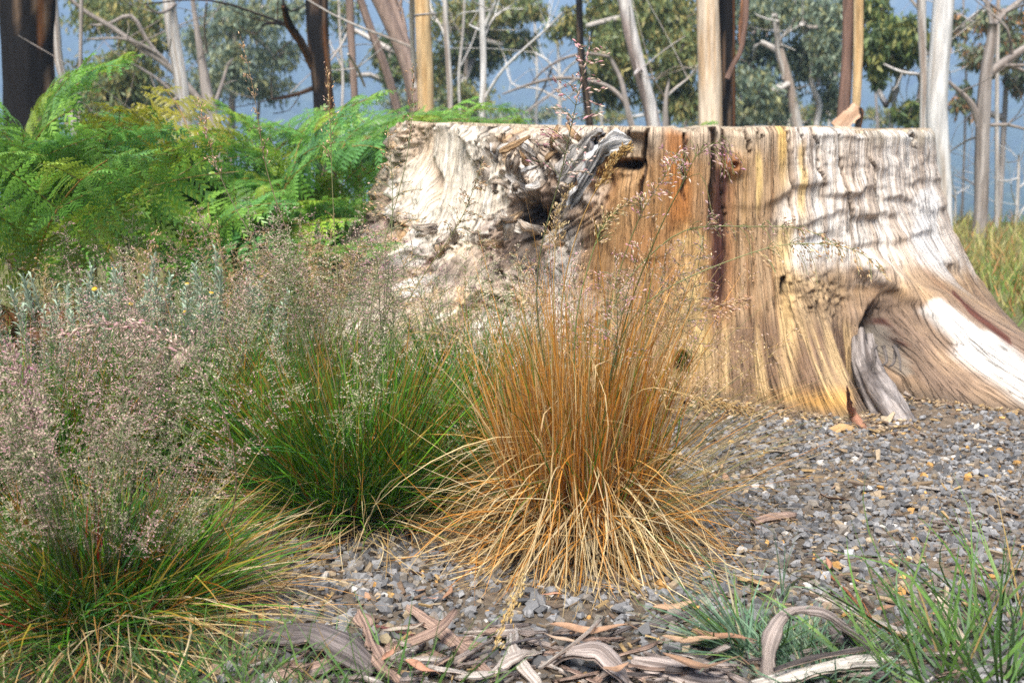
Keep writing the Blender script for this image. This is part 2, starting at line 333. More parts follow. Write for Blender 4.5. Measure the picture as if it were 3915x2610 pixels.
for k, (cp_, A_) in enumerate(FOLDS):
    xs_, ys_ = [q[0] for q in cp_], [q[1] for q in cp_]; yc = np.interp(cu, xs_, ys_); dy = cv+wig-yc
    tx = sst(xs_[0]-45, xs_[0]+35, cu)*(1-sst(xs_[-1]-35, xs_[-1]+45, cu))*(1-back)
    pr = np.where(dy < 0, np.exp(-(np.minimum(dy, 0)/50.0)**2), np.exp(-(np.maximum(dy, 0)/17.0)**2))-.25*np.exp(-((dy-34)/24.0)**2)
    H += .42*A_*tx*pr
H += wr*0.016*fbm(arc*5, Z*11, s=46)
# gnarled torn wood, left flank
gl = (1-sst(2120, 2420, cu+90*wn1))*(1-0.90*blob(1760, 660, 190, 280, 0.35))*(1-back)
qx, qy = arc*5+0.7*noise(arc*4, Z*4, s=50), Z*5+0.7*noise(arc*4+5, Z*4, s=51)
rg = 1-np.abs(fbm(qx*1.3, qy*0.9, s=52, o=5))*2.2
rg2 = 1-np.abs(fbm(qx*3.5+3, qy*2.2, s=53, o=4))*2.0
rg3 = 1-np.abs(fbm(qx*8+2, qy*5, s=54, o=4))*2.0
H += gl*(0.060*(rg-0.55)+0.036*(rg2-0.5)+0.020*(rg3-0.5))
smooth_w = blob(1760, 640, 190, 250, 0.35)
H += smooth_w*(0.035*noise(arc*5, Z*2, s=55)+0.012*noise(arc*26, Z*2.5, s=56))
torn = seg(1960, 520, 2180, 640, 160)+0.0
H += np.clip(torn, 0, 1)*(0.03+0.05*(rg2-0.5))
hollow = blob(2035, 880, 62, 115, 0.6); H -= 0.09*hollow
hole2 = blob(1880, 505, 22, 26, 0.5); H -= 0.09*hole2
hole3 = blob(2395, 632, 52, 20, 0.6); H -= 0.08*hole3
pock = blob(1600, 560, 50, 90, 0.6)+blob(1500, 880, 46, 40, 0.5)+blob(1640, 700, 18, 70, 0.5); H -= 0.06*np.clip(pock, 0, 1)
scar = seg(2230, 760, 2420, 590, 60); H -= 0.05*scar
knob = blob(2800, 625, 42, 48, 0.7); H += 0.035*knob-0.03*blob(2806, 632, 12, 12, 0.6)
# cracks: x at the rim, lower end, drift, half width, depth
CR = [(2400, 620, -14, 5, .03), (2475, 900, -40, 7, .05), (2622, 780, -10, 6, .05), (2726, 930, -12, 9, .06), (2762, 900, 6, 4, .04), (2851, 600, 12, 5, .04), (2905, 540, 6, 3, .02),
      (3006, 830, 30, 5, .04), (3068, 700, 10, 4, .03), (3112, 760, 40, 4, .03), (2330, 520, -5, 4, .02), (3490, 560, 10, 5, .03), (1700, 520, 6, 4, .02), (1780, 500, 4, 3, .02), (3200, 900, 60, 4, .02), (3310, 880, 60, 4, .02)]
crack = np.zeros_like(H)
for k, (x, y1, dr, hw, dp) in enumerate(CR):
    t = np.clip((cv-470)/max(1, y1-470), 0, 1.2); e = 8*noise(t*7, t*0+k, s=60)
    m = (1-sst(hw*0.55, hw*1.5, np.abs(cu-(x+dr*t+e))))*(1-sst(0.75, 1.05, t))*sst(-0.4, 0, (cv-440)/60)
    H -= dp*m; crack = np.maximum(crack, m)
# hollows along the base
base_hole = blob(2610, 1395, 26, 40, 0.5); H -= 0.16*base_hole
nest = blob(3110, 1130, 110, 90, 0.6); H += nest*0.02*fbm(arc*60, Z*60, s=66)
cave = blob(3390, 1300, 75, 110, 0.6); H -= 0.17*cave
yel_rot = blob(2640, 1130, 60, 240, 0.6); H += yel_rot*(0.009*fbm(arc*60, Z*30, s=67)-0.015)
slot = seg(3000, 1120, 3000, 1065, 12); H -= 0.05*slot
ridge = seg(3300, 1010, 3560, 1160, 34, .7)+seg(3560, 1160, 3915, 1420, 60, .7); H += 0.05*np.clip(ridge, 0, 1)-.03*seg(3470, 1200, 3760, 1470, 40, .8)
lowf = sst(1150, 1350, cv)*sst(2700, 2800, cu)*(1-sst(3200, 3300, cu)); H += lowf*0.022*noise(arc*22, Z*2, s=68)
H *= sst(-0.02, 0.03, ST-Z)*0.85+0.15
rim_bevel = np.clip((Z-(ST-0.03))/0.03, 0, 1)**2*(0.016+.02*sst(0, .6, noise(arc*11, arc*0, s=72)))
PV = stump_pos(TW, Z, r0+H-rim_bevel); PV[:, 2] += sst(ST-.05, ST, Z)*(0.010*fbm(arc*7, arc*0, s=70)-.016*sst(.25, .6, noise(arc*16, arc*0, s=71)))
PV[:, 2] += sst(0.6, 1, Z/ST)*(0.02*(1-sst(1500, 2150, cu))-0.012*sst(3000, 3600, cu))
# stains and bleaching; holes, cracks and foot coloured darker
W = np.array
st = sst(-0.45, 0.45, gn3*0.8+gn*0.7); st2 = sst(-0.4, 0.4, gn*0.7+gn2*0.6); spk = sst(-0.3, 0.5, fbm(arc*30, Z*30, s=81))
c = mixc(np.tile(W([[0.45, 0.285, 0.135]]), (len(Z), 1)), [0.24, 0.125, 0.055], st)
c = mixc(c, [0.60, 0.45, 0.28], st2*0.42)
c = mixc(c, [0.58, 0.49, 0.38], 0.6*(1-sst(520, 640, cv+40*wn1))*sst(2150, 2300, cu)*(1-sst(2900, 3000, cu)))
c = mixc(c, [0.42, 0.215, 0.075], 0.75*blob(2540, 860, 190, 300, .6)*(.55+.45*st2))
org = vband(2590, 45, 500, 900, 0.6); c = mixc(c, [0.40, 0.155, 0.04], org*0.85)
c = mixc(c, [0.34, 0.16, 0.06], 0.7*blob(2470, 960, 120, 90, .6))
c = mixc(c, [0.40, 0.22, 0.09], 0.6*blob(2300, 900, 110, 160, .6))
whiter = sst(2930, 3060, cu+60*wn3)*(1-sst(900, 1120, cv+90*wn1))*(1-back)
pink = mixc(np.tile(W([[0.82, 0.76, 0.68]]), (len(Z), 1)), [0.56, 0.46, 0.37], sst(0.05, 0.75, st2*0.8+0.3*gn3))
c = mixc(c, pink, whiter*0.92)
c = mixc(c, [0.86, 0.83, 0.78], whiter*sst(0.0, 0.5, noise(arc*5, Z*6, s=83))*0.75)
c = mixc(c, [0.38, 0.34, 0.24], 0.55*sst(3250, 3400, cu)*(1-sst(500, 570, cv+20*wn1))*(0.4+0.6*st2))
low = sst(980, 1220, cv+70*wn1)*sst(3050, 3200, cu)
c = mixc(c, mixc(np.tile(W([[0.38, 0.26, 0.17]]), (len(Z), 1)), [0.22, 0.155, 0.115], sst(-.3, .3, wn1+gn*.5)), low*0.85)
for x, y0, y1, wd, col in [(2992, 470, 640, 20, (.66, .42, .13)), (3062, 560, 820, 14, (.66, .45, .18)), (2895, 600, 740, 9, (.66, .48, .2)), (3000, 870, 1000, 30, (.6, .42, .18)), (3010, 1080, 1250, 22, (.55, .36, .14)), (2690, 900, 1380, 26, (.6, .42, .17))]:
    c = mixc(c, col, 0.85*vband(x, wd, y0, y1, .5, 14))
c = mixc(c, [0.62, 0.45, 0.2], 0.85*yel_rot*(0.35+0.65*spk)); c = mixc(c, [0.28, 0.19, 0.09], 0.7*yel_rot*(1-spk)*sst(1080, 1180, cv))
dk = vband(2748, 26, 640, 1140, 0.5, 22); dk = np.maximum(dk, vband(2728, 11, 480, 760, .5, 10)); dk = np.maximum(dk, vband(2768, 8, 480, 700, .5, 10))
c = mixc(c, [0.26, 0.11, 0.05], 0.7*vband(2750, 62, 700, 1250, 0.5)); c = mixc(c, [0.055, 0.020, 0.016], np.clip(dk*1.05, 0, 1)*0.95)
c = mixc(c, [0.34, 0.12, 0.04], 0.8*knob)
lf = sst(1180, 1300, cv+60*wn1)*sst(2700, 2790, cu)*(1-sst(3220, 3290, cu))
c = mixc(c, mixc(np.tile(W([[0.62, 0.43, 0.21]]), (len(Z), 1)), [0.18, 0.11, 0.07], sst(0.1, 0.8, st)), lf*0.8)
c = mixc(c, [0.58, 0.31, 0.07], 0.75*sst(1470, 1560, cv+40*wn1)*sst(2560, 2700, cu)*(1-sst(3230, 3290, cu)))
c = mixc(c, [0.20, 0.135, 0.075], 0.8*nest*(1-spk)); c = mixc(c, [0.50, 0.36, 0.2], 0.6*nest*spk)
c = mixc(c, [0.74, 0.70, 0.64], (0.72+0.25*st2)*(seg(3540, 1170, 3720, 1320, 34)+seg(3720, 1320, 3990, 1530, 62)).clip(0, 1))
c = mixc(c, [0.10, 0.03, 0.02], 0.9*(seg(3632, 1120, 3680, 1180, 14)+seg(3680, 1180, 3815, 1290, 22)+seg(3435, 1240, 3465, 1320, 16)).clip(0, 1))
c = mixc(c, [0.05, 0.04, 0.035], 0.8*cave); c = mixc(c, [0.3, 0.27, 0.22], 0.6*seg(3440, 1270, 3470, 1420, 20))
left = (1-sst(2150, 2330, cu+90*wn1))*(1-back)
gm = mixc(np.tile(W([[0.58, 0.48, 0.38]]), (len(Z), 1)), [0.32, 0.23, 0.17], sst(-.35, .35, wn1*.8+gn*.6))
gm = mixc(gm, [0.62, 0.40, 0.20], sst(0.1, 0.5, fbm(arc*12, Z*12, s=91))*0.7); gm = mixc(gm, [0.66, 0.62, 0.57], sst(0.05, 0.45, fbm(arc*9+4, Z*11, s=92))*0.85)
c = mixc(c, gm, left*0.95)
wl = np.clip(smooth_w+blob(1700, 830, 120, 130, .5)+0.8*blob(1380, 1230, 110, 120, .6)+0.8*blob(2140, 1010, 70, 140, .5)+0.7*blob(2220, 560, 90, 70, .6)+.7*blob(1180, 1240, 90, 90, .6), 0, 1)
c = mixc(c, mixc(np.tile(W([[0.80, 0.74, 0.64]]), (len(Z), 1)), [0.56, 0.47, 0.36], st2*0.8), wl*0.93)
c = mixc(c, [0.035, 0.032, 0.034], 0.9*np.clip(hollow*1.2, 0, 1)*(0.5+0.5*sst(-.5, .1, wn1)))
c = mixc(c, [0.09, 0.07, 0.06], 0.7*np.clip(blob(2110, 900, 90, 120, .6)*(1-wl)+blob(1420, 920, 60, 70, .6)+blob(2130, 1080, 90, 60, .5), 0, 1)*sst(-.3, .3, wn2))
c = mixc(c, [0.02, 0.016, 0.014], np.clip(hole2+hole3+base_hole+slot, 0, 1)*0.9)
c = mixc(c, [0.45, 0.27, 0.13], 0.5*np.clip(pock, 0, 1))
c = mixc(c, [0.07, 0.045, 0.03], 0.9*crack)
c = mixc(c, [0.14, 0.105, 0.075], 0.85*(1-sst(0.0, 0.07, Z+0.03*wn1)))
c = np.where(back[:, None], mixc(c, [0.45, 0.36, 0.27], 0.6), c)
nc, nr = len(tf), len(zf); i = np.arange(nc*nr).reshape(nr, nc); j = np.roll(i, -1, 1)
SF = np.stack([i[:-1], j[:-1], j[1:], i[1:]], -1).reshape(-1, 4)
stump = empty('tree_stump', (SC[0], SC[1], 0), 'huge bleached and brown sawn tree stump with flaring roots beside the gravel', 'tree stump')
off = np.array([SC[0], SC[1], 0.0])
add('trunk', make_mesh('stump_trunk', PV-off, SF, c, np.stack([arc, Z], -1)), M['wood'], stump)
# sawn top: rings of wood just inside the rim
rimv = PV.reshape(nr, nc, 3)[-1]; rk = np.linspace(1, 0.0, 26)[:-1]
cen = rimv.mean(0); tv = np.concatenate([cen+(rimv-cen)*k for k in rk]+[cen[None]])
tv[nc:, 2] -= 0.004; tv[nc:, 2] += 0.004*noise(tv[nc:, 0]*9, tv[nc:, 1]*9, s=99)
i = np.arange(nc*25).reshape(25, nc); j = np.roll(i, -1, 1)
F4 = np.stack([i[:-1], j[:-1], j[1:], i[1:]], -1).reshape(-1, 4); F3 = np.stack([i[-1], j[-1], np.full(nc, nc*25)], -1)
rad = np.hypot(tv[:, 0]-cen[0], tv[:, 1]-cen[1])
tcx = mixc(np.tile(W([[0.55, 0.45, 0.32]]), (len(tv), 1)), [0.33, 0.24, 0.15], sst(-.4, .4, np.sin(rad*90)+.6*noise(tv[:, 0]*3, tv[:, 1]*3, s=98)))
add('cut_top', make_mesh('stump_top', tv-off, [F4, F3], tcx, tv[:, :2]*0.5), M['wood'], stump)

def ribbon(P, Wd, thick=0.006, curl=0.6, nseg=8, normal=(0, -1, 0.3), colf=None, seed=0, rag=0.15, twist=0.0, ruff=0.004):
    """a solid slab of bark or wood that follows P, with a curled cross-section and ragged edges"""
    P, Wd = resample(P, Wd, 0.012); T, _, _ = frames(P); m = len(P); nn = np.asarray(normal, float)
    A = np.cross(T, nn); A /= np.linalg.norm(A, axis=1, keepdims=True)+1e-9; B = np.cross(A, T)
    L = np.concatenate([[0], np.cumsum(np.linalg.norm(np.diff(P, axis=0), axis=1))])
    if twist:
        an = twist*L/L[-1]; A, B = A*np.cos(an)[:, None]+B*np.sin(an)[:, None], B*np.cos(an)[:, None]-A*np.sin(an)[:, None]
    u = np.linspace(-1, 1, nseg); ww = Wd[:, None]*(1+rag*fbm(L[:, None]*25, u[None]*0+np.sign(u)[None]*5, s=seed, o=3)*np.abs(u)[None]*2)
    if curl > 1e-3: px_ = np.sin(u*curl)/curl; pz_ = (np.cos(u*curl)-math.cos(curl))/curl
    else: px_, pz_ = u, u*0
    rf = ruff*(1.1*fbm(u[None]*9+0*L[:, None], L[:, None]*3.5, s=seed+3, o=4)+.5*fbm(u[None]*4+0*L[:, None], L[:, None]*16, s=seed+8, o=3))
    top = P[:, None]+ww[..., None]*px_[None, :, None]*A[:, None]+(Wd[:, None]*pz_[None]+rf)[..., None]*B[:, None]
    bot = top-thick*B[:, None]; V = np.concatenate([top.reshape(-1, 3), bot.reshape(-1, 3)])
    i = np.arange(m*nseg).reshape(m, nseg); o = m*nseg
    q = np.stack([i[:-1, :-1], i[:-1, 1:], i[1:, 1:], i[1:, :-1]], -1).reshape(-1, 4)
    F = [q, q[:, ::-1]+o]
    for e in (i[:, 0], i[:, -1]): F.append(np.stack([e[:-1], e[1:], e[1:]+o, e[:-1]+o], -1))
    for e in (i[0], i[-1]): F.append(np.stack([e[:-1], e[1:], e[1:]+o, e[:-1]+o], -1))
    UV = np.stack([np.tile(np.tile(u*0.06, m), 2), np.tile(np.repeat(L, nseg), 2)], -1)
    C = colf(np.tile(np.tile(u, m), 2), np.tile(np.repeat(L, nseg), 2), np.repeat([0, 1], m*nseg))
    return V, F, C, UV
def woodcol(a, b, seed, inner=None):
    def f(u, L, side):
        k = sst(-.35, .35, fbm(u*7, L*3, s=seed)+.5*fbm(u*3, L*12, s=seed+2)); cc = mixc(np.tile(W([a]), (len(u), 1)), b, k)
        if inner is not None: cc = np.where(side[:, None] > 0, mixc(cc, inner, 0.8), cc)
        return cc
    return f
def sp_(X, Y, d): return at(X, Y, d)-off
def splint(P, Wd, thick, curl, nrm, ca, cb, seed, rag=.5, ruff=.02):
    B = Buf(); B.add(*ribbon(P, Wd, thick, curl, 17, nrm, woodcol(ca, cb, seed), seed, rag, ruff=ruff)); add('splinter', B.mesh('stump_splinter'), M['splinter'], stump)
GW, GD = (.72, .70, .67), (.36, .34, .32)
splint([sp_(2178, 790, 4.40), sp_(2215, 715, 4.36), sp_(2268, 630, 4.32), sp_(2310, 560, 4.28), sp_(2365, 538, 4.24), sp_(2412, 535, 4.22)], [.010, .022, .03, .036, .034, .008], .016, .8, (.25, -1, .35), GW, GD, 7, .5, .022)
splint([sp_(2240, 640, 4.38), sp_(2300, 590, 4.33), sp_(2350, 565, 4.28), sp_(2405, 560, 4.25)], [.02, .03, .03, .01], .02, .9, (.3, -1, .1), (.46, .36, .26), (.24, .16, .1), 8, .4, .02)
splint([sp_(2150, 690, 4.45), sp_(2205, 610, 4.42), sp_(2250, 540, 4.40), sp_(2290, 496, 4.38)], [.022, .034, .036, .014], .03, .8, (-.2, -1, .5), (.60, .55, .5), GD, 17, .5, .03)
rsp = np.random.RandomState(14)
for k in range(34):                     # torn shreds of wood in the ragged band
    t_ = rsp.rand(); X = 1860+t_*400+rsp.normal(0, 40); Y = 520+rsp.rand()*170+60*(1-t_); L_ = rsp.uniform(45, 130); a_ = rsp.uniform(.3, 2.8)
    dd = 4.53+.16*abs(t_-.9)
    splint([sp_(X, Y, dd), sp_(X+L_*.45*math.cos(a_)+rsp.normal(0, 8), Y-L_*.4*math.sin(a_), dd-rsp.uniform(.02, .05)), sp_(X+L_*math.cos(a_), Y-L_*.75*math.sin(a_)+rsp.normal(0, 10), dd-rsp.uniform(.0, .04))], [rsp.uniform(.006, .012), rsp.uniform(.008, .017), .002], rsp.uniform(.004, .01), rsp.uniform(.4, 1.0), (rsp.normal(0, .3), -1, .7), [(.70, .62, .53), (.74, .70, .65), (.62, .43, .25), (.56, .46, .37)][k % 4], [(.45, .35, .26), (.48, .43, .38), (.4, .25, .13), (.33, .26, .2)][k % 4], 40+k, .5, .010)
for k in range(14):                     # knotty strands low on the left flank
    X = rsp.uniform(1660, 2080); Y = rsp.uniform(840, 1020); L_ = rsp.uniform(60, 150); a_ = rsp.uniform(-.3, 3.4); dd = 4.80-.20*(X-1660)/400
    splint([sp_(X, Y, dd), sp_(X+L_*.5*math.cos(a_)+rsp.normal(0, 12), Y-L_*.4*math.sin(a_), dd-.05), sp_(X+L_*math.cos(a_), Y-L_*.8*math.sin(a_), dd+.02)], [.010, rsp.uniform(.012, .022), .004], .015, 1.0, (rsp.normal(0, .4), -1, .6), [(.62, .54, .45), (.70, .64, .56), (.56, .42, .26)][k % 3], [(.36, .28, .21), (.44, .37, .3), (.33, .22, .13)][k % 3], 90+k, .5, .015)
# dead grey root running out of the crevice
def drc(V, th, L):
    k = sst(-.3, .4, fbm(th*2, L*7, s=5)); cc = mixc(np.tile(W([[.34, .30, .275]]), (len(V), 1)), [.12, .10, .09], k)
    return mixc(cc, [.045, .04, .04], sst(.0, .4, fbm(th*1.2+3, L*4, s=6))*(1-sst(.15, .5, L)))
B_ = Buf(); p = [at(3290, 1270, 4.66), at(3305, 1380, 4.5), at(3345, 1470, 4.33), at(3400, 1560, 4.17), at(3455, 1640, 4.06), at(3500, 1690, 4.0)]
p[-1][2] = -0.05
for k, (ox, sc_) in enumerate([(0, 1.0), (.035, .6), (-.03, .55)]):
    B_.add(*tube([q-off+np.array([ox, -.01*k, -.01*k]) for q in p], np.array([.02, .034, .042, .050, .052, .03])*sc_, 30, .008, drc, rough=.34, seed=30+k, rfreq=5))
add('dead_root', B_.mesh('stump_dead_root'), M['splinter'], stump)
rng = np.random.RandomState(5)
B_ = Buf()
for k in range(5):
    a = at(3340+rng.uniform(-20, 90), 1330+rng.uniform(-30, 40), 4.4); b = a+np.array([rng.uniform(-.05, .08), -.08, -rng.uniform(.05, .14)])
    B_.add(*tube([a-off, (a+b)/2-off+rng.uniform(-.03, .03, 3), b-off], [.008, .006, .003], 5, .02, None, (.20, .17, .15), .1, k))
add('rootlets', B_.mesh('stump_rootlets'), M['splinter'], stump)

# ------------------------------------------------------------------ background trees
def bark_style(style, seed):
    def f(V, th, L):
        style_w = np.ptp(V[:8, :2])/2 if len(V) > 8 else 0
        a, b = np.cos(th)*1.2, np.sin(th)*1.2
        nv = fbm(a*2.5, b*2.5, L*1.1, s=seed); nf = fbm(a*7, b*7, L*2.0, s=seed+5); n = len(V)
        sx = np.sin(th)                                   # across the trunk
        if style == 'char':
            cc = mixc(np.tile(W([[.012, .011, .011]]), (n, 1)), [.17, .115, .075], sst(.20, .36, nf)*0.75); cc = mixc(cc, [.24, .14, .085], sst(.30, .42, nv)*.6); cc = mixc(cc, [.30, .12, .04], sst(.990, .999, np.cos(th+2.4+.25*nv))*.6*(style_w > .06))
        elif style == 'white':
            cc = mixc(np.tile(W([[.60, .585, .56]]), (n, 1)), [.42, .36, .30], sst(.0, .5, nv)); cc = mixc(cc, [.27, .22, .18], sst(.3, .6, nf)*.5)
        elif style == 'pale':
            cc = mixc(np.tile(W([[.50, .47, .43]]), (n, 1)), [.30, .235, .19], sst(-.1, .35, nv)); cc = mixc(cc, [.19, .15, .125], sst(.25, .6, nf)*.6)
        elif style == 'grey':
            cc = mixc(np.tile(W([[.33, .29, .26]]), (n, 1)), [.19, .155, .13], sst(-.2, .35, nv)); cc = mixc(cc, [.46, .42, .38], sst(.3, .6, nf)*.5)
        elif style == 'brown':
            cc = mixc(np.tile(W([[.33, .24, .195]]), (n, 1)), [.19, .135, .11], sst(-.2, .35, nf)); cc = mixc(cc, [.45, .36, .3], sst(.2, .55, nv)*.5)
        elif style == 'tan':
            cc = mixc(np.tile(W([[.60, .42, .22]]), (n, 1)), [.44, .27, .12], sst(-.2, .4, nf)); cc = mixc(cc, [.68, .54, .36], sst(.1, .5, nv)*.6)
        elif style == 'cream':
            cc = mixc(np.tile(W([[.64, .52, .39]]), (n, 1)), [.50, .34, .20], sst(-.1, .45, nf)); cc = mixc(cc, [.33, .16, .07], sst(.55, .85, V_side(th))*.9)
        elif style == 'mottled':
            cc = mixc(np.tile(W([[.30, .235, .21]]), (n, 1)), [.58, .55, .52], sst(.0, .25, nv+.3*np.sin(th+L*.8))); cc = mixc(cc, [.12, .09, .075], sst(.3, .5, nf)*.6)
        elif style == 'redbrown':
            cc = mixc(np.tile(W([[.21, .13, .10]]), (n, 1)), [.30, .17, .12], sst(-.1, .4, nv)); cc = mixc(cc, [.03, .025, .024], sst(-.2, .5, nf)*.8)
        else:
            cc = np.tile(W([[.35, .32, .29]]), (n, 1))
        return cc
    return f
def V_side(th): return np.sin(th)*.5+.5
LEAFPAL = {'olive': [(.075, .095, .035), (.10, .105, .035), (.055, .075, .035), (.14, .12, .04)], 'grey': [(.085, .11, .075), (.06, .085, .06), (.11, .13, .085), (.12, .12, .05)],
           'rust': [(.075, .095, .05), (.10, .09, .04), (.055, .075, .045), (.17, .09, .04)], 'dark': [(.04, .06, .025), (.055, .075, .03), (.075, .10, .03), (.11, .11, .03)]}
def leaves_at(buf, rng, pal, cen, rx, ry, rdep, n, ls):
    n = int(n*3.0); ns = max(8, int(n/26)); sub = rng.normal(0, 1, (ns, 3)); sub /= np.linalg.norm(sub, axis=1, keepdims=True); sub *= rng.rand(ns, 1)**.45
    sub = sub*np.array([rx, rdep, ry])+cen; k = rng.randint(0, ns, n)
    p = sub[k]+rng.normal(0, 1, (n, 3))*np.array([rx, rx, ry])*.20
    d = rng.normal(0, .55, (n, 3))+np.array([0, 0, -1.0]); d /= np.linalg.norm(d, axis=1, keepdims=True)
    s_ = np.cross(d, rng.normal(0, 1, (n, 3))); s_ /= np.linalg.norm(s_, axis=1, keepdims=True)+1e-9
    ln = ls*rng.uniform(.7, 1.35, (n, 1)); wd = ln*rng.uniform(.13, .2, (n, 1))
    v = np.stack([p, p+d*ln*.45+s_*wd, p+d*ln+s_*wd*.4, p+d*ln*.45-s_*wd], 1).reshape(-1, 3)
    q = np.arange(n)[:, None]*4; f = np.concatenate([q+[[0, 1, 2]], q+[[0, 2, 3]]])
    pl = np.array(LEAFPAL[pal])*2.1; cc = pl[(rng.randint(0, 4, ns)[k]*(rng.rand(n) < .6)+rng.randint(0, 4, n)*(rng.rand(n) >= .6)).clip(0, 3)]*rng.uniform(.75, 1.35, (n, 1))
    buf.add(v, f, np.repeat(cc, 4, 0)); return sub
def tree(name, label, d, trunk, style, branches=(), clumps=(), pal='grey', top=3.0, seed=0, group=None, cat='tree', sides=16, extra=None, bstyle=None, foot=True, dens=1.0, ls=.098):
    rng = np.random.RandomState(seed+100)
    pts = [at(x, y, d) for x, y, _ in trunk]; rad = [wpx(w_, d)/2 for _, _, w_ in trunk]
    if foot:
        b = pts[-1].copy(); dirn = pts[-1]-pts[-2]; gz = float(hgt(b[0], d))-.1; k = (gz-b[2])/min(dirn[2], -1e-3)
        b = b+dirn*k*np.array([.5, .5, 1]); b[2] = gz; pts.append(b); rad.append(rad[-1]*1.25)
    if top > 0:
        u = pts[0]-pts[1]; u /= np.linalg.norm(u); u = u*.6+np.array([0, 0, .4]); u /= np.linalg.norm(u)
        pts.insert(0, pts[0]+u*top); rad.insert(0, rad[0]*.62)
    base = pts[-1].copy(); base[2] += .1
    root = empty(name, base, label, cat, group)
    B = Buf(); B.add(*tube([q-base for q in pts], rad, sides, .07, bark_style(style, seed), rough=.10 if style == 'char' else .06, seed=seed, rfreq=1.6))
    add('trunk', B.mesh(name+'_trunk'), M['bark'], root)
    ends = [pts[0]]
    for bi, br in enumerate(branches):
        dz = rng.uniform(-.5, .5); m = len(br)
        bp = [at(x, y, d+dz*t) for (x, y, _), t in zip(br, np.linspace(0, 1, m))]; brd = [wpx(w_, d)/2 for _, _, w_ in br]
        B = Buf(); B.add(*tube([q-base for q in bp], brd, 8, .07, bark_style(bstyle or style, seed+bi+1), rough=.06, seed=seed+bi, rfreq=2)); ends.append(bp[-1])
        rb = np.random.RandomState(seed*7+bi)
        for _ in range(3):                            # side twigs
            q = bp[rb.randint(1, m)]; e = q+rb.normal(0, 1, 3)*np.array([.45, .3, .35])+np.array([0, 0, .25])
            B.add(*tube([q-base, (q+e)/2-base+rb.normal(0, .06, 3), e-base], [brd[-1]*.6, brd[-1]*.4, .004], 5, .12, bark_style(bstyle or style, seed+bi+9), rough=.03))
        add('branch', B.mesh(name+'_branch'), M['bark'], root)
    if clumps:
        B = Buf(); T = Buf()
        for (x, y, rx, ry, *nn) in clumps:
            cdep = d+rng.uniform(-.4, .4)*2; cen = at(x, y, cdep); a, b_ = wpx(rx, cdep)*1.2, wpx(ry, cdep)*1.25
            n_ = int(dens*(nn[0] if nn else 420*(rx*ry)/8000.0)); n_ = max(n_, 120)
            sub = leaves_at(B, rng, pal, cen-base, a, b_, a*.8, n_, ls)
            src = min(pts+ends, key=lambda q: np.linalg.norm(q-cen))
            hub = cen-base+np.array([0, 0, -b_*.5])
            T.add(*tube([src-base, (src+cen)/2-base+rng.normal(0, .12, 3), hub], [.05, .04, .025], 6, .2, bark_style('pale', seed+3), rough=.05))
            for s_ in sub[:: max(1, len(sub)//6)]: T.add(*tube([hub, (hub+s_)/2+rng.normal(0, .05, 3), s_], [.016, .011, .005], 5, .2, bark_style('grey', seed+4), rough=.05))
        add('crown', B.mesh(name+'_crown', False), M['leaf'], root); add('twigs', T.mesh(name+'_twigs'), M['bark'], root)
    if extra: extra(root, base)
    return root
GT = 'gum trees standing behind the stump'
tree('burnt_gum_tree', 'thick fire blackened gum trunk behind the ferns at the edge of the photo', 8.5, [(96, -60, 190), (104, 150, 182), (112, 330, 178)], 'char', seed=1, sides=26)
tree('gum_tree', 'pale pinkish trunk leaning against the thick blackened trunk', 9.6, [(190, -60, 44), (212, 100, 36), (226, 240, 32), (255, 350, 28)], 'pale', seed=2)
tree('gum_tree', 'very thin straight grey trunk against blue mountain, left of the white trunk', 12, [(312, -60, 15), (308, 200, 14), (303, 420, 15)], 'grey', seed=3, sides=10)
tree('gum_tree', 'smooth white trunk rising out of the ferns', 10, [(640, -60, 46), (660, 120, 52), (690, 300, 50), (712, 500, 50)], 'white', seed=4,
     branches=[[(668, 15, 16), (640, 40, 12), (600, 50, 9), (560, 20, 6)], [(685, 370, 12), (664, 385, 16), (660, 410, 9)]], bstyle='grey')
tree('gum_tree', 'forked grey tree with long bare branches sweeping up to the left', 13, [(745, 60, 18), (765, 190, 26), (800, 400, 50), (835, 540, 56)], 'grey', seed=5, top=1.5,
     branches=[[(800, 430, 30), (640, 250, 24), (520, 170, 22), (420, 100, 20), (320, 40, 16), (240, -30, 12)], [(640, 250, 14), (560, 150, 13), (500, 60, 15), (400, 95, 10), (345, 95, 7)], [(810, 430, 20), (845, 330, 14), (870, 250, 9)],
               [(700, 330, 18), (610, 210, 14), (480, 150, 10), (330, 150, 7)], [(700, 390, 14), (600, 300, 12), (520, 250, 8)], [(790, 200, 14), (782, 100, 10), (790, 10, 7)]])
tree('burnt_gum_tree', 'black charred trunk with a crooked side limb above the ferns', 9.5, [(1208, -60, 80), (1216, 150, 78), (1232, 320, 78), (1240, 440, 78)], 'char', seed=6, sides=22,
     branches=[[(1195, 260, 26), (1150, 160, 32), (1105, 95, 30), (1085, 20, 18)], [(1115, 100, 16), (1060, 88, 14), (1010, 92, 9)], [(1200, 335, 20), (1150, 355, 15), (1080, 372, 13), (1040, 378, 8)]])
tree('gum_tree', 'slender pinkish brown trunk with a pale peeled streak, right of the charred trunk', 11, [(1334, -60, 30), (1340, 100, 28), (1354, 330, 26)], 'brown', seed=7, sides=12,
     branches=[[(1395, 330, 9), (1365, 260, 12), (1330, 205, 9)], [(1250, 250, 6), (1300, 180, 8), (1335, 110, 9)]], bstyle='pale')
tree('gum_tree', 'narrow brown trunk leaning left, the slimmer of two leaning trunks', 11, [(1350, -100, 26), (1398, 60, 30), (1440, 170, 30), (1490, 310, 32), (1515, 400, 32)], 'brown', seed=8, sides=14)
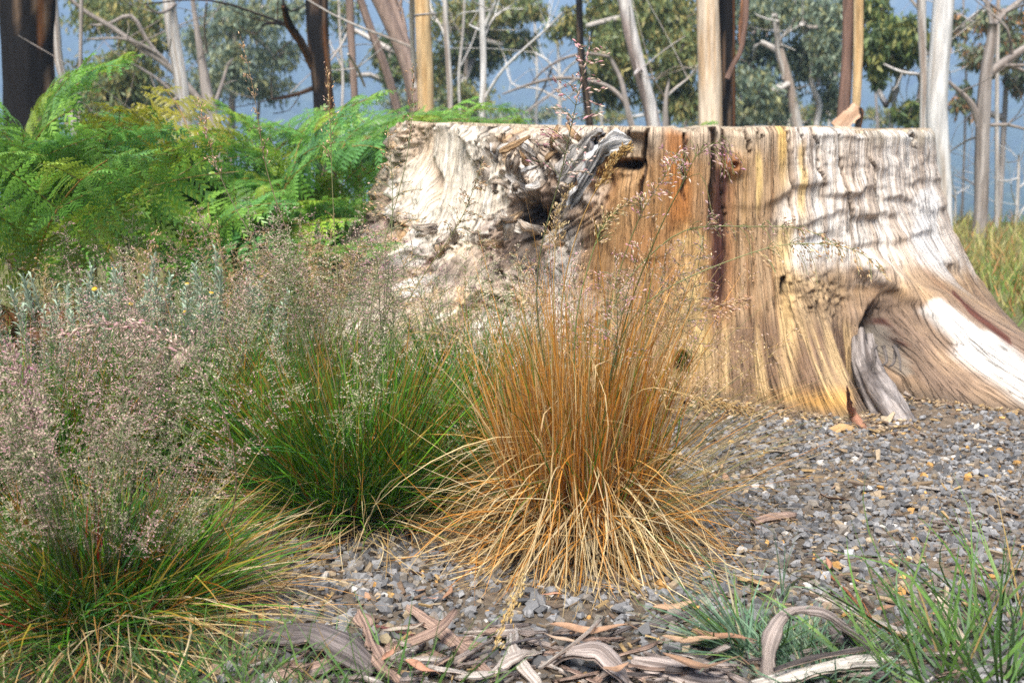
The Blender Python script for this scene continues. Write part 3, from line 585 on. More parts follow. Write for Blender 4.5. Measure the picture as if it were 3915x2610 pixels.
tree('gum_tree', 'broad brown double trunk leaning left beside the tan peeled trunk', 10.5, [(1420, -60, 52), (1490, 80, 56), (1540, 200, 56), (1575, 310, 58), (1590, 400, 60)], 'brown', seed=9,
     branches=[[(1580, 300, 34), (1555, 180, 36), (1515, 60, 36), (1480, -60, 30)]])
tree('peeled_gum_tree', 'straight tan trunk stripped of bark above the arching ferns', 9.4, [(1612, -60, 54), (1618, 100, 56), (1625, 320, 60), (1627, 420, 60)], 'tan', seed=10,
     branches=[[(1588, 330, 20), (1578, 180, 20), (1574, 60, 20), (1576, -60, 18)]], bstyle='pale')
tree('gum_tree', 'thin pale grey trunk standing among leaves right of the tan trunk', 13, [(1698, -60, 17), (1705, 100, 20), (1718, 300, 22), (1722, 420, 22)], 'pale', seed=11, sides=10, branches=[[(1708, 150, 12), (1680, 90, 10), (1650, 45, 8)]])
tree('gum_tree', 'white trunk with pale branches forking up to the right behind the stump', 12, [(1842, -40, 20), (1846, 130, 24), (1848, 300, 25), (1843, 430, 26)], 'white', seed=12, sides=12,
     branches=[[(1852, 100, 14), (1882, 40, 12), (1905, -20, 10)], [(1852, 140, 9), (1890, 65, 8), (1950, 25, 6)], [(1846, 120, 10), (1815, 105, 7), (1795, 95, 5)], [(1850, 380, 12), (1920, 270, 11), (2000, 190, 9), (2090, 110, 8), (2160, 40, 6)]])
tree('burnt_gum_tree', 'slim straight charred trunk behind the tall purple seed head', 11, [(2212, -60, 24), (2222, 200, 27), (2245, 400, 28), (2256, 490, 28)], 'char', seed=13, sides=12)
tree('gum_tree', 'mottled grey and white trunk leaning left with a dark knot', 10.5, [(2375, -80, 50), (2410, 120, 54), (2450, 280, 52), (2490, 430, 52), (2500, 490, 52)], 'mottled', seed=14, branches=[[(2455, 275, 16), (2440, 268, 14), (2425, 285, 9)]])
def hang(root, base):
    B = Buf(); p = [at(2848, -80, 9.1), at(2846, 20, 9.1), at(2838, 100, 9.12), at(2834, 150, 9.12), at(2838, 195, 9.1)]
    B.add(*ribbon([q-base for q in p], [wpx(x, 9.1)/2 for x in (34, 38, 36, 30, 8)], .006, 1.1, 7, (.2, -1, 0), woodcol((.30, .15, .08), (.20, .10, .06), 3), 3, .1))
    add('bark_strip', B.mesh('hanging_bark'), M['strip'], root)
    B = Buf(); B.add(*tube([at(2780, 300, 9.12)-base, at(2805, 245, 9.12)-base, at(2828, 205, 9.11)-base, at(2845, 120, 9.1)-base, at(2848, -120, 9.1)-base], [.02, .02, .018, .02, .03], 7, .08, bark_style('redbrown', 3)))
    add('branch', B.mesh('bent_branch'), M['bark'], root)
tree('peeled_gum_tree', 'stout cream trunk with bark stripped off, rising behind the stump', 9.0, [(2703, -60, 86), (2710, 200, 86), (2716, 470, 88)], 'cream', seed=15, sides=24)
tree('burnt_gum_tree', 'black charred trunk pressed against the stout cream trunk', 9.25, [(2778, -60, 58), (2780, 200, 58), (2780, 470, 60)], 'char', seed=16, sides=16, extra=hang)
def peeled(root, base):
    B = Buf(); p = [(3287, -400, 26), (3283, -60, 36), (3281, 200, 37), (3274, 390, 32), (3270, 470, 18)]
    B.add(*tube([at(x, y, 9.38)-base for x, y, _ in p], [wpx(q, 9.38)/2 for _, _, q in p], 12, .07, bark_style('tan', 31), rough=.05)); add('peeled_wood', B.mesh('peeled_wood'), M['bark'], root)
tree('peeled_gum_tree', 'two-toned trunk, dark red bark on one side and tan bare wood on the other', 9.5, [(3245, -60, 42), (3238, 250, 42), (3224, 470, 48)], 'redbrown', seed=17, extra=peeled)
B_ = Buf(); p = [at(3198, 490, 8.6), at(3245, 445, 8.62), at(3282, 412, 8.66)]
B_.add(*ribbon([p[0]-p[0], p[1]-p[0], p[2]-p[0]], [.05, .055, .05], .02, .5, 7, (.3, -1, .5), woodcol((.55, .36, .24), (.42, .26, .16), 3), 5, .1))
e = empty('bark_slab', p[0], 'curled pinkish bark slab poking up behind the flat stump rim', 'bark')
add('slab', B_.mesh('slab'), M['strip'], e)
B_ = Buf(); B_.add(*tube([p[2]-p[0], at(3288, 430, 8.66)-p[0], at(3282, 470, 8.66)-p[0], np.array([at(3270, 600, 8.66)[0], 8.66, 0])-p[0]], [.02, .03, .026, .03], 8, .05, bark_style('char', 8)))
add('charred_stub', B_.mesh('slab_stub'), M['bark'], e)
tree('gum_tree', 'pale pink trunk half hidden behind the big white trunk', 12, [(3522, -60, 34), (3526, 150, 30), (3532, 300, 28), (3530, 480, 26)], 'pale', seed=18, sides=12,
     branches=[[(3520, 285, 14), (3450, 275, 12), (3380, 245, 8)], [(3535, 60, 12), (3500, 20, 12), (3470, -20, 10)]])
tree('gum_tree', 'big smooth white trunk rising behind the sawn rim, right end of the stump', 9.5, [(3615, -80, 72), (3600, 120, 76), (3585, 330, 78), (3584, 480, 78), (3600, 640, 62), (3608, 800, 62)], 'white', seed=19, sides=22)
tree('gum_tree', 'grey brown tree with crooked limbs and scorched base standing by the meadow edge', 11, [(3796, 90, 28), (3785, 180, 36), (3770, 280, 44), (3760, 430, 52), (3755, 600, 52), (3750, 800, 52), (3745, 895, 58)], 'grey', seed=20, top=0,
     branches=[[(3794, 100, 24), (3840, 50, 22), (3930, -20, 20)], [(3796, 100, 20), (3775, 20, 18), (3750, -60, 14)], [(3766, 290, 40), (3820, 250, 34), (3870, 215, 32), (3940, 170, 28)],
               [(3745, 490, 26), (3715, 400, 26), (3670, 350, 18), (3610, 300, 10)], [(3785, 478, 14), (3850, 476, 12), (3940, 500, 9)], [(3740, 520, 10), (3690, 540, 8), (3630, 580, 5)], [(3745, 720, 9), (3700, 690, 7), (3650, 670, 4)]])
tree('gum_tree', 'thin grey pole trunk just right of the scorched crooked tree', 12, [(3818, -40, 15), (3812, 300, 15), (3808, 890, 17)], 'pale', seed=21, sides=9)
tree('dead_sapling', 'little bare white dead sapling beside the stump flank', 12.4, [(3653, 720, 7), (3652, 800, 10), (3648, 880, 12)], 'white', seed=22, top=0, sides=7, branches=[[(3653, 760, 7), (3635, 735, 5), (3620, 715, 3)], [(3653, 745, 6), (3680, 725, 4), (3710, 715, 3)], [(3652, 740, 6), (3640, 690, 4), (3650, 650, 2)]])
tree('dead_sapling', 'bare white dead sapling at the meadow edge by the photo border', 12.2, [(3895, 590, 8), (3892, 720, 13), (3882, 890, 14)], 'white', seed=23, top=0, sides=8, branches=[[(3892, 720, 9), (3915, 700, 7), (3950, 650, 4)], [(3888, 790, 8), (3870, 740, 5), (3865, 700, 3)], [(3893, 680, 6), (3850, 690, 5), (3810, 690, 3)], [(3885, 850, 9), (3910, 800, 7), (3940, 760, 5)]])
# leafy trees further down the slope
tree('leafy_gum_tree', 'bushy olive gum tree with rust coloured stem left of the white trunk', 18, [(525, 60, 14), (520, 250, 20), (545, 420, 26), (565, 600, 30)], 'redbrown', seed=30, top=0, pal='olive',
     dens=1.4, clumps=[(440, 50, 130, 70), (370, 20, 70, 40), (560, 130, 80, 70), (390, 320, 130, 80), (480, 260, 100, 60), (560, 350, 90, 80), (470, 400, 150, 70), (380, 420, 110, 60)])
tree('leafy_gum_tree', 'grey green leafy gum between the white trunk and the charred trunk', 20, [(900, 100, 16), (890, 300, 22), (885, 480, 28)], 'grey', seed=31, top=0, pal='grey',
     dens=1.4, clumps=[(860, 70, 90, 70), (760, 150, 60, 50), (900, 240, 110, 80), (990, 60, 110, 60), (1060, 200, 70, 60), (1010, 330, 90, 50), (800, 330, 80, 70), (1110, 30, 60, 40)])
tree('leafy_gum_tree', 'small dark green bushy gum glimpsed between the leaning trunks', 21, [(1490, 190, 8), (1495, 330, 10)], 'grey', seed=32, top=0, pal='dark', clumps=[(1480, 200, 46, 60, 500), (1500, 270, 36, 40, 260), (1310, 60, 60, 60, 200), (1300, 270, 40, 40, 120)])
tree('leafy_gum_tree', 'olive leafy gum crown right of the tan trunk', 20, [(1790, 120, 10), (1780, 300, 16), (1775, 460, 20)], 'pale', seed=33, top=0, pal='olive',
     dens=1.4, clumps=[(1740, 60, 110, 80), (1690, 260, 80, 80), (1790, 220, 80, 80), (1940, 40, 100, 60), (1990, 150, 60, 50), (1870, 160, 60, 70), (1770, 370, 90, 50), (2020, 30, 60, 40)])
tree('leafy_gum_tree', 'dense green gum crown behind the mottled leaning trunk', 16, [(2570, 60, 12), (2560, 260, 18), (2555, 430, 24)], 'grey', seed=34, top=0, pal='olive',
     dens=1.3, clumps=[(2320, 60, 100, 90), (2360, 200, 90, 90), (2560, 70, 120, 100), (2610, 220, 80, 90), (2330, 320, 90, 60), (2560, 340, 90, 60), (2470, 30, 80, 50), (2160, 90, 60, 50), (2640, 380, 60, 50)])
tree('leafy_gum_tree', 'grey green gum with twisting pink stems between the cream and two-toned trunks', 17, [(2960, 60, 18), (2985, 200, 28), (3015, 320, 36), (3045, 470, 42)], 'pale', seed=35, top=0, pal='grey',
     branches=[[(3120, 480, 24), (3132, 400, 26), (3105, 320, 20), (3110, 200, 14), (3130, 100, 8)], [(3000, 300, 20), (2970, 170, 18), (2975, 80, 14)], [(2980, 150, 10), (3020, 120, 8), (3070, 90, 6)], [(3128, 330, 12), (3136, 240, 10), (3140, 150, 8)]],
     dens=1.3, clumps=[(2900, 40, 100, 70), (3040, 50, 120, 60), (2880, 200, 80, 70), (2860, 340, 80, 80), (3060, 230, 80, 80), (3160, 200, 70, 70), (3170, 350, 60, 70), (2960, 400, 90, 50), (3170, 60, 80, 60), (2830, 440, 70, 30)])
tree('leafy_gum_tree', 'small gum with one dense dark green clump left of the big white trunk', 14, [(3440, 250, 14), (3425, 340, 16), (3408, 470, 20)], 'pale', seed=36, top=0, pal='dark',
     branches=[[(3430, 270, 12), (3480, 280, 12), (3520, 285, 8)], [(3430, 260, 12), (3400, 250, 10), (3380, 245, 8)]], clumps=[(3420, 150, 100, 55, 1500), (3390, 215, 70, 45, 700), (3340, 30, 50, 50, 260), (3480, 130, 50, 50, 400), (3490, 420, 60, 40, 200), (3350, 300, 30, 20, 60)])
tree('leafy_gum_tree', 'sparse gum with rusty leaf tips behind the crooked tree', 16, [(3860, 50, 12), (3850, 250, 16), (3840, 450, 20)], 'grey', seed=37, top=0, pal='rust',
     clumps=[(3720, 200, 70, 40), (3830, 80, 90, 50), (3870, 190, 60, 70), (3770, 240, 60, 30), (3650, 100, 40, 50), (3890, 300, 40, 50, 120), (3690, 380, 40, 50, 100)])
tree('dead_gum_tree', 'grey dead branches arching over the valley behind the stump', 14, [(2330, 215, 12), (2372, 300, 18), (2395, 400, 22), (2420, 500, 26)], 'grey', seed=38, top=0,
     branches=[[(2330, 215, 12), (2260, 205, 12), (2180, 215, 11), (2090, 260, 9), (2020, 330, 6)], [(2400, 400, 20), (2340, 340, 18), (2240, 305, 14), (2120, 300, 14), (2000, 330, 10), (1920, 360, 6)], [(2200, 305, 9), (2120, 350, 8), (2020, 420, 6)], [(2110, 260, 8), (2080, 330, 7), (2020, 440, 5)]])
tree('dead_gum_tree', 'bleached dead tree with a tangle of pale twigs over the blue valley', 16, [(2130, 150, 10), (2138, 260, 12), (2140, 360, 14), (2140, 470, 16)], 'white', seed=39, top=0, sides=9,
     branches=[[(2140, 300, 9), (2180, 250, 8), (2230, 220, 6)], [(2138, 280, 9), (2080, 220, 7), (2040, 200, 5)], [(2140, 380, 9), (2060, 340, 7), (1960, 320, 6), (1930, 220, 5)], [(2140, 390, 8), (2200, 350, 8), (2260, 300, 5)]])
tree('dead_gum_tree', 'grey bare branching shrub right of the mottled leaning trunk', 13, [(2560, 300, 8), (2545, 380, 18), (2545, 480, 24)], 'grey', seed=40, top=0, branches=[[(2545, 370, 12), (2590, 330, 10), (2630, 300, 6)], [(2540, 370, 10), (2500, 310, 8), (2470, 280, 5)]], bstyle='pale')
tree('leafy_gum_tree', 'low hazy gum thicket on the slope between tan trunk and charred pole', 26, [(1760, 330, 10), (1765, 480, 14)], 'grey', seed=50, top=0, pal='grey', dens=1.3, clumps=[(1680, 400, 90, 50), (1800, 420, 90, 45), (1930, 440, 80, 30), (2060, 430, 70, 30), (1560, 380, 70, 50)])
tree('leafy_gum_tree', 'low hazy gum thicket on the slope right of the cream trunk', 26, [(2950, 360, 10), (2955, 480, 14)], 'grey', seed=51, top=0, pal='olive', dens=1.3, clumps=[(2850, 430, 80, 40), (2970, 430, 90, 50), (3110, 430, 80, 45), (3380, 440, 70, 35), (2620, 440, 70, 35), (2330, 440, 80, 35)])
for k, (X, W_, st_, lab) in enumerate([(1305, 10, 'pale', 'thin distant trunk between charred trunk and slender pink trunk'), (1762, 9, 'pale', 'thin distant trunk left of the white forked trunk'), (2050, 9, 'white', 'thin distant white trunk over the blue valley'), (2300, 9, 'pale', 'thin distant trunk between charred pole and mottled trunk'), (2620, 10, 'pale', 'thin distant trunk just left of the stout cream trunk'),
     (2880, 11, 'brown', 'thin distant brown trunk right of the hanging bark strip'), (3170, 9, 'pale', 'thin distant trunk left of the two-toned trunk'), (3355, 9, 'grey', 'thin distant trunk right of the two-toned trunk'), (3690, 8, 'grey', 'thin distant trunk between big white trunk and crooked tree'), (450, 9, 'pale', 'thin distant trunk inside the bushy olive gum'), (985, 10, 'grey', 'thin distant trunk left of the crooked charred trunk')]):
    dx_ = [6, -8, 4, -5, 9, -4][k % 6]
    tree('gum_tree', lab, 17+k % 4*2, [(X-dx_*2, -60, W_*.8), (X-dx_, 120, W_), (X+dx_, 300, W_*1.1), (X, 470, W_*1.2)], st_, seed=60+k, sides=8, branches=[[(X, 250, W_*.6), (X+(40 if k % 2 else -40), 170, W_*.45), (X+(75 if k % 2 else -75), 60, W_*.3)], [(X-dx_, 140, W_*.5), (X-(35 if k % 2 else -35), 70, W_*.4), (X-(60 if k % 2 else -60), -20, W_*.3)]])
tree('fallen_branch', 'long grey dead branch lying in the ferns below the white trunk', 8.2, [(380, 480, 14), (480, 520, 18), (560, 545, 18), (640, 580, 14)], 'grey', seed=41, top=0, foot=False, cat='branch', branches=[[(470, 518, 9), (430, 470, 7), (400, 430, 4)], [(560, 545, 9), (590, 520, 6), (600, 490, 3)]])

# ------------------------------------------------------------------ grass blades
def blades(buf, rng, n, base, rb, z0, L, phi0, bend, wd, pal, palw, nseg=7, az=None, tipmix=None, basemix=None, stiff=1.4, zmin=.004, fold=True):
    """n curved blades; L, phi0 (lean from vertical), bend are (lo, hi); blades near the rim of the base disc lean more"""
    a0 = rng.uniform(0, 6.283, n) if az is None else rng.uniform(az[0], az[1], n)
    q = rng.rand(n)**.5; bx = base[0]+rb*q*np.cos(a0); by = base[1]+rb*q*np.sin(a0)
    a = a0+rng.normal(0, .6, n); ln = rng.uniform(*L, n); p0 = phi0[0]+(phi0[1]-phi0[0])*np.clip(q*.75+rng.rand(n)*.35, 0, 1); bn = rng.uniform(*bend, n)
    s = np.linspace(0, 1, nseg+1); phi = p0[:, None]+bn[:, None]*(s[None]**stiff); side = rng.normal(0, .28, n)[:, None]*s[None]
    kk = (rng.rand(n) < .22)*rng.normal(0, 1.0, n); ku = rng.uniform(.25, .85, n); phi = phi+kk[:, None]*sst(-.06, .06, s[None]-ku[:, None]); side = side+((rng.rand(n) < .25)*rng.normal(0, 1.0, n))[:, None]*sst(0, .9, s[None])
    ds = ln[:, None]/nseg; dh = np.sin(phi)*ds; dz = np.cos(phi)*ds; ca, sa = np.cos(a[:, None]+side), np.sin(a[:, None]+side)
    cs = lambda m: np.concatenate([np.zeros((n, 1)), np.cumsum((m[:, :-1]+m[:, 1:])/2, 1)], 1)
    x = bx[:, None]+cs(dh*ca); y = by[:, None]+cs(dh*sa); z0a = (z0*(1-q**2)*rng.uniform(.4, 1, n)) if z0 > 0 else np.zeros(n)
    z = base[2]+z0a[:, None]+cs(dz); g = hgt(x, y)+zmin+rng.rand(n, 1)*.012; z = np.maximum(z, g)
    tw = rng.uniform(0, 6.283, n)[:, None]+side; ww = (rng.uniform(.65, 1.3, n)*wd)[:, None]*np.clip(1.15-s[None]**1.8*1.1, .06, 1)
    ox, oy, oz = ww*np.cos(tw)*.5, ww*np.sin(tw)*.5, ww*.25*np.sin(tw*2)
    V = np.stack([np.stack([x-ox, y-oy, z-oz], -1), np.stack([x+ox, y+oy, z+oz], -1)], 2).reshape(-1, 3)
    i = (np.arange(n)[:, None]*(nseg+1)+np.arange(nseg)[None])*2; F = np.stack([i, i+1, i+3, i+2], -1).reshape(-1, 4)
    k = rng.choice(len(pal), n, p=np.array(palw)/sum(palw)); c0 = np.array(pal)[k]*rng.uniform(.75, 1.3, (n, 1))
    cc = np.repeat(c0[:, None], nseg+1, 1)
    if basemix is not None:
        m = ((1-sst(.15, .75, s))*basemix[1])[None, :, None]; cc = cc*(1-m)+np.array(basemix[0])*m
    if tipmix is not None:
        m = (rng.rand(n) < tipmix[1])[:, None]*sst(tipmix[2], 1, s)[None]; cc = cc*(1-m[..., None])+np.array(tipmix[0])*m[..., None]
    buf.add(V, F, np.repeat(cc, 2, 1).reshape(-1, 3))
GREEN = [(.050, .165, .008), (.080, .215, .010), (.034, .12, .014), (.13, .27, .014), (.05, .18, .045), (.26, .20, .02), (.30, .10, .012)]
GREENW = [5, 5, 4, 2.5, 2, 1.2, .5]
GOLD = [(.50, .225, .038), (.43, .17, .022), (.54, .29, .075), (.34, .135, .022), (.56, .40, .18), (.13, .18, .03)]
GOLDW = [5, 4, 3, 2.5, 1.2, .9]
STRAW = [(.55, .41, .20), (.46, .31, .13), (.62, .50, .29), (.36, .23, .09), (.5, .38, .22)]
STRAWW = [4, 3, 3, 1.6, 1.5]

# ------------------------------------------------------------------ seed stalks
SEEDPAL = {'purple': [(.58, .33, .33), (.64, .44, .38), (.50, .25, .30), (.62, .48, .37), (.54, .38, .32)], 'cream': [(.56, .50, .32), (.60, .53, .38), (.52, .46, .30), (.58, .43, .36), (.52, .37, .32)],
           'tan': [(.56, .37, .19), (.62, .45, .26), (.46, .28, .14), (.55, .39, .29)], 'gold': [(.58, .38, .14), (.5, .3, .1), (.62, .45, .2)]}
OCT = np.array([[0, 0, -1], [1, 0, 0], [0, 1, 0], [-1, 0, 0], [0, -1, 0], [0, 0, 1]], float)
OCF = np.array([[0, 2, 1], [0, 3, 2], [0, 4, 3], [0, 1, 4], [5, 1, 2], [5, 2, 3], [5, 3, 4], [5, 4, 1]])
def spikelets(buf, rng, P, D, size, pal):
    n = len(P)
    if not n: return
    D = D/(np.linalg.norm(D, axis=1, keepdims=True)+1e-9); A = np.cross(D, rng.normal(0, 1, (n, 3))); A /= np.linalg.norm(A, axis=1, keepdims=True)+1e-9; B = np.cross(D, A)
    ln = size*rng.uniform(.8, 1.5, (n, 1, 1)); wd = ln*.185
    v = OCT[None, :, 0:1]*wd*A[:, None]+OCT[None, :, 1:2]*wd*.7*B[:, None]+(OCT[None, :, 2:3])*ln*.5*D[:, None]+P[:, None]
    cc = np.array(SEEDPAL[pal])[rng.randint(0, len(SEEDPAL[pal]), n)]*rng.uniform(.75, 1.35, (n, 1))
    buf.add(v.reshape(-1, 3), (OCF[None]+6*np.arange(n)[:, None, None]).reshape(-1, 3), np.repeat(cc, 6, 0))
def panicle(SB, PB_, rng, axis, pal, spread=.35, whorls=9, per=3, nsp=8, size=.0085, blen=.075, stemcol=(.25, .2, .1), droop=.3):
    """axis: points from the bottom of the seed head to its tip"""
    axis, _ = resample(axis, np.ones(len(axis)), .01); m = len(axis); T, A, B = frames(axis); P = []; D = []
    for k in range(whorls):
        t = (k+rng.uniform(-.2, .2))/whorls; i = int(np.clip(t, 0, .98)*(m-1)); o = axis[i]; L = blen*(1-t*.72)*rng.uniform(.75, 1.2)
        for q in range(per if t < .7 else max(2, per-1)):
            ang = rng.uniform(0, 6.283); out = np.cos(ang)*A[i]+np.sin(ang)*B[i]; d0 = T[i]*(1-spread)+out*spread*1.4; d0 /= np.linalg.norm(d0)
            mid = o+d0*L*.5; end = o+d0*L+np.array([0, 0, -1])*L*droop*rng.uniform(.2, 1.2)
            SB.add(*tube([o, mid, end], [.0010, .0008, .0006], 3, .03, None, stemcol, 0))
            for s_ in np.linspace(.3, 1, nsp):
                c0 = (o*(1-s_)**2+2*mid*s_*(1-s_)+end*s_*s_); dd = (end-o)/L+rng.normal(0, .28, 3)
                P.append(c0+rng.normal(0, .0042, 3)); D.append(dd)
    for s_ in np.linspace(.6, 1, 10): i = int(s_*(m-1)); P.append(axis[i]+rng.normal(0, .002, 3)); D.append(T[i]+rng.normal(0, .2, 3))
    spikelets(PB_, rng, np.array(P), np.array(D), size, pal)
STALKS = {}
for pal in ('purple', 'cream', 'tan', 'gold'):
    STALKS[pal] = []
    for vi in range(6):
        rng = np.random.RandomState(700+vi+hash(pal)%1+{'purple': 0, 'cream': 20, 'tan': 40, 'gold': 60}[pal]); SB, PB_ = Buf(), Buf()
        bx, by = rng.uniform(-.06, .06), rng.uniform(-.06, .06)
        pts = [np.array([0, 0, 0]), np.array([bx*.2, by*.2, .35]), np.array([bx*.55, by*.55, .70]), np.array([bx*1.5, by*1.5, 1.0])]
        sc_ = {'purple': (.10, .12, .05), 'cream': (.12, .17, .05), 'tan': (.34, .23, .09), 'gold': (.42, .27, .09)}[pal]
        SB.add(*tube(pts, [.0017, .0015, .0011, .0005], 4, .05, None, sc_, 0))
        ax, _ = resample(pts, np.ones(4), .02); k = int(len(ax)*rng.uniform(.60, .70))
        panicle(SB, PB_, rng, ax[k:], pal, spread=rng.uniform(.4, .62) if pal != 'gold' else .12, whorls=9, per=3, nsp=6, size=.0090, blen=rng.uniform(.10, .16), stemcol=tuple(np.array(sc_)*1.3))
        STALKS[pal].append((SB.mesh('seed_stem'), PB_.mesh('seed_head', False)))
def stalk(root, rng, pal, loc, L, tilt, az):
    sm, pm = STALKS[pal][rng.randint(0, 6)]
    rot = (Matrix.Rotation(az, 3, 'Z') @ Matrix.Rotation(tilt, 3, 'Y') @ Matrix.Rotation(rng.uniform(0, 6.283), 3, 'Z')).to_euler()
    st_ = add('seed_stalk', sm, M['blade'], root, loc, rot, L); tag(add('seed_head', pm, M['seed'], st_), kind='stuff')
def hero(root, rb, base, ctrl, pal, plen, seed, size=.0095, blen=.06, spread=.4, col=(.12, .13, .05), whorls=10, droop=.35, rad=.0019, per=3, nsp=6):
    """one single picked-out stalk through real points ctrl; the seed head fills its last plen metres"""
    rng = np.random.RandomState(seed); SB, PB_ = Buf(), Buf(); pts = [np.asarray(q)-rb for q in [base]+ctrl]
    SB.add(*tube(pts, np.linspace(rad, rad*.3, len(pts)), 5, .03, None, col, 0)); ax, _ = resample(pts, np.ones(len(pts)), .01)
    L = np.concatenate([[0], np.cumsum(np.linalg.norm(np.diff(ax, axis=0), axis=1))]); k = int(np.searchsorted(L, L[-1]-plen))
    panicle(SB, PB_, rng, ax[max(0, k-1):], pal, spread=spread, whorls=whorls, per=per, nsp=nsp, size=size, blen=blen, stemcol=col, droop=droop)
    st_ = add('seed_stalk', SB.mesh('tall_stem'), M['blade'], root); tag(add('seed_head', PB_.mesh('tall_head', False), M['seed'], st_), kind='stuff')

def tussock(label, base, seed, up, skirt, stalks, group='flowering grass tussocks'):
    rng = np.random.RandomState(seed); base = np.array([base[0], base[1], float(hgt(base[0], base[1]))])
    root = empty('grass_tussock', base, label, 'grass', group)
    zero = np.zeros(3); 
    class Sh(Buf):
        def add(s, V, F, C, U=None): Buf.add(s, np.asarray(V)-base, F, C, U)
    if up:
        B = Sh()
        for kw in up: blades(B, rng, base=base, **kw)
        tag(add('blades', B.mesh('tussock_blades'), M['blade'], root), kind='stuff')
    B = Sh(); blades(B, rng, 900, base, .17, .10, (.04, .20), (.1, 1.2), (-.3, 1.2), .005, [(.07, .045, .02), (.04, .028, .014), (.10, .07, .03)], [3, 3, 1.5])  # short old blades in dark brown, added to deepen the shade at the base
    tag(add('shade_thatch', B.mesh('tussock_shade_thatch'), M['blade'], root), kind='stuff')
    if skirt:
        B = Sh()
        for kw in skirt: blades(B, rng, base=base, **kw)
        tag(add('dry_skirt', B.mesh('tussock_skirt'), M['blade'], root), kind='stuff')
    for (n_, pals, L, tilt, az) in stalks:
        for k in range(n_):
            a = rng.uniform(*az); r_ = rng.rand()**.5*.1
            stalk(root, rng, pals[rng.randint(0, len(pals))], (r_*math.cos(a), r_*math.sin(a), .02), rng.uniform(*L), tilt[0]+(tilt[1]-tilt[0])*rng.rand()**.8, a+rng.normal(0, .25))
    return root, base
ORT = ((.40, .17, .03), .30, .45)
# golden tussock in the middle
gold, gb = tussock('golden brown dry grass tussock in front of the stump, straw skirt spilling on gravel', (.16, 2.84), 1,
    up=[dict(n=1800, rb=.14, z0=.16, L=(.15, .60), phi0=(0, .30), bend=(-.18, .30), wd=.0034, pal=GOLD+STRAW[:2], palw=GOLDW+[2, 2], basemix=((.30, .105, .018), .8)),
        dict(n=320, rb=.12, z0=.16, L=(.40, .76), phi0=(0, .40), bend=(-.1, .6), wd=.0034, pal=GOLD, palw=[4, 3, 3, 1, 2, 1.6]),
        dict(n=130, rb=.12, z0=.14, L=(.35, .65), phi0=(.1, .9), bend=(0, .6), wd=.0032, pal=GREEN, palw=GREENW),
        dict(n=220, rb=.13, z0=.22, L=(.2, .5), phi0=(.0, 1.3), bend=(-.8, 1.6), wd=.0036, pal=GOLD+STRAW, palw=GOLDW+STRAWW),
        dict(n=160, rb=.10, z0=.14, L=(.5, .8), phi0=(.65, 1.0), bend=(.2, .7), wd=.0024, pal=[(.5, .36, .15), (.2, .22, .08), (.42, .2, .06)], palw=[3, 1.4, 1], az=(-.7, .6))],
    skirt=[dict(n=950, rb=.12, z0=.25, L=(.32, .58), phi0=(.15, .85), bend=(1.9, 2.7), wd=.0031, pal=STRAW+GOLD[:1], palw=STRAWW+[2], stiff=.5),
           dict(n=260, rb=.13, z0=.22, L=(.2, .42), phi0=(.6, 1.3), bend=(.5, 2.5), wd=.0040, pal=STRAW, palw=STRAWW, stiff=.9),
           dict(n=420, rb=.13, z0=.24, L=(.2, .42), phi0=(.4, 1.2), bend=(.6, 2.6), wd=.0034, pal=GOLD, palw=GOLDW, stiff=.9)],
    stalks=[(26, ['tan', 'tan', 'purple'], (.62, .85), (.05, .75), (-1.2, 1.9)), (8, ['tan', 'cream'], (.6, .8), (.1, .5), (1.6, 4))])
# green tussock left of it
grn, nb = tussock('lush green grass tussock with pale seed heads, left of the golden tussock', (-.40, 3.12), 2,
    up=[dict(n=3000, rb=.16, z0=.02, L=(.24, .56), phi0=(0, .85), bend=(-.1, .5), wd=.0052, pal=GREEN, palw=GREENW, tipmix=ORT),
        dict(n=900, rb=.15, z0=.02, L=(.25, .5), phi0=(.6, 1.25), bend=(.1, .6), wd=.0040, pal=GREEN, palw=GREENW, tipmix=ORT)],
    skirt=[dict(n=600, rb=.16, z0=.05, L=(.25, .55), phi0=(.9, 1.4), bend=(.2, 1.0), wd=.0034, pal=STRAW+[(.4, .2, .05)], palw=STRAWW+[3])],
    stalks=[(42, ['cream', 'cream', 'purple'], (.50, .80), (.03, .62), (-.3, 3.5)), (16, ['cream'], (.42, .62), (.2, .9), (-2.6, -.1))])
fl, fb = tussock('dark green grass tussock with reddish blades filling the lower corner of the photo', (-.84, 2.38), 3,
    up=[dict(n=1900, rb=.16, z0=.02, L=(.15, .36), phi0=(0, .95), bend=(-.05, .6), wd=.0055, pal=GREEN+[(.30, .03, .015)], palw=GREENW+[.5], tipmix=ORT),
        dict(n=900, rb=.17, z0=.02, L=(.2, .42), phi0=(.5, 1.3), bend=(.1, .7), wd=.0052, pal=GREEN+[(.30, .03, .015)], palw=[5, 5, 4, 2, 2, 2.5, 1.2, .4], tipmix=ORT)],
    skirt=[dict(n=800, rb=.18, z0=.05, L=(.25, .5), phi0=(.8, 1.4), bend=(.2, 1.0), wd=.0034, pal=STRAW+[(.4, .2, .05)], palw=STRAWW+[3])],
    stalks=[(96, ['cream', 'purple', 'purple'], (.38, .62), (.03, .6), (0, 6.283)), (64, ['cream', 'purple'], (.26, .46), (.1, .7), (-2.8, .2))])
def upg(n, h=1.0): return [dict(n=n, rb=.16, z0=.02, L=(.28*h, .58*h), phi0=(0, .8), bend=(0, .5), wd=.0044, pal=GREEN, palw=GREENW, tipmix=ORT)]
tussock('tussock with pinkish purple seed haze in front of the silvery shrub', (-1.22, 3.1), 4, upg(1500), None, [(70, ['purple', 'purple', 'cream'], (.38, .60), (.03, .6), (0, 6.283))])
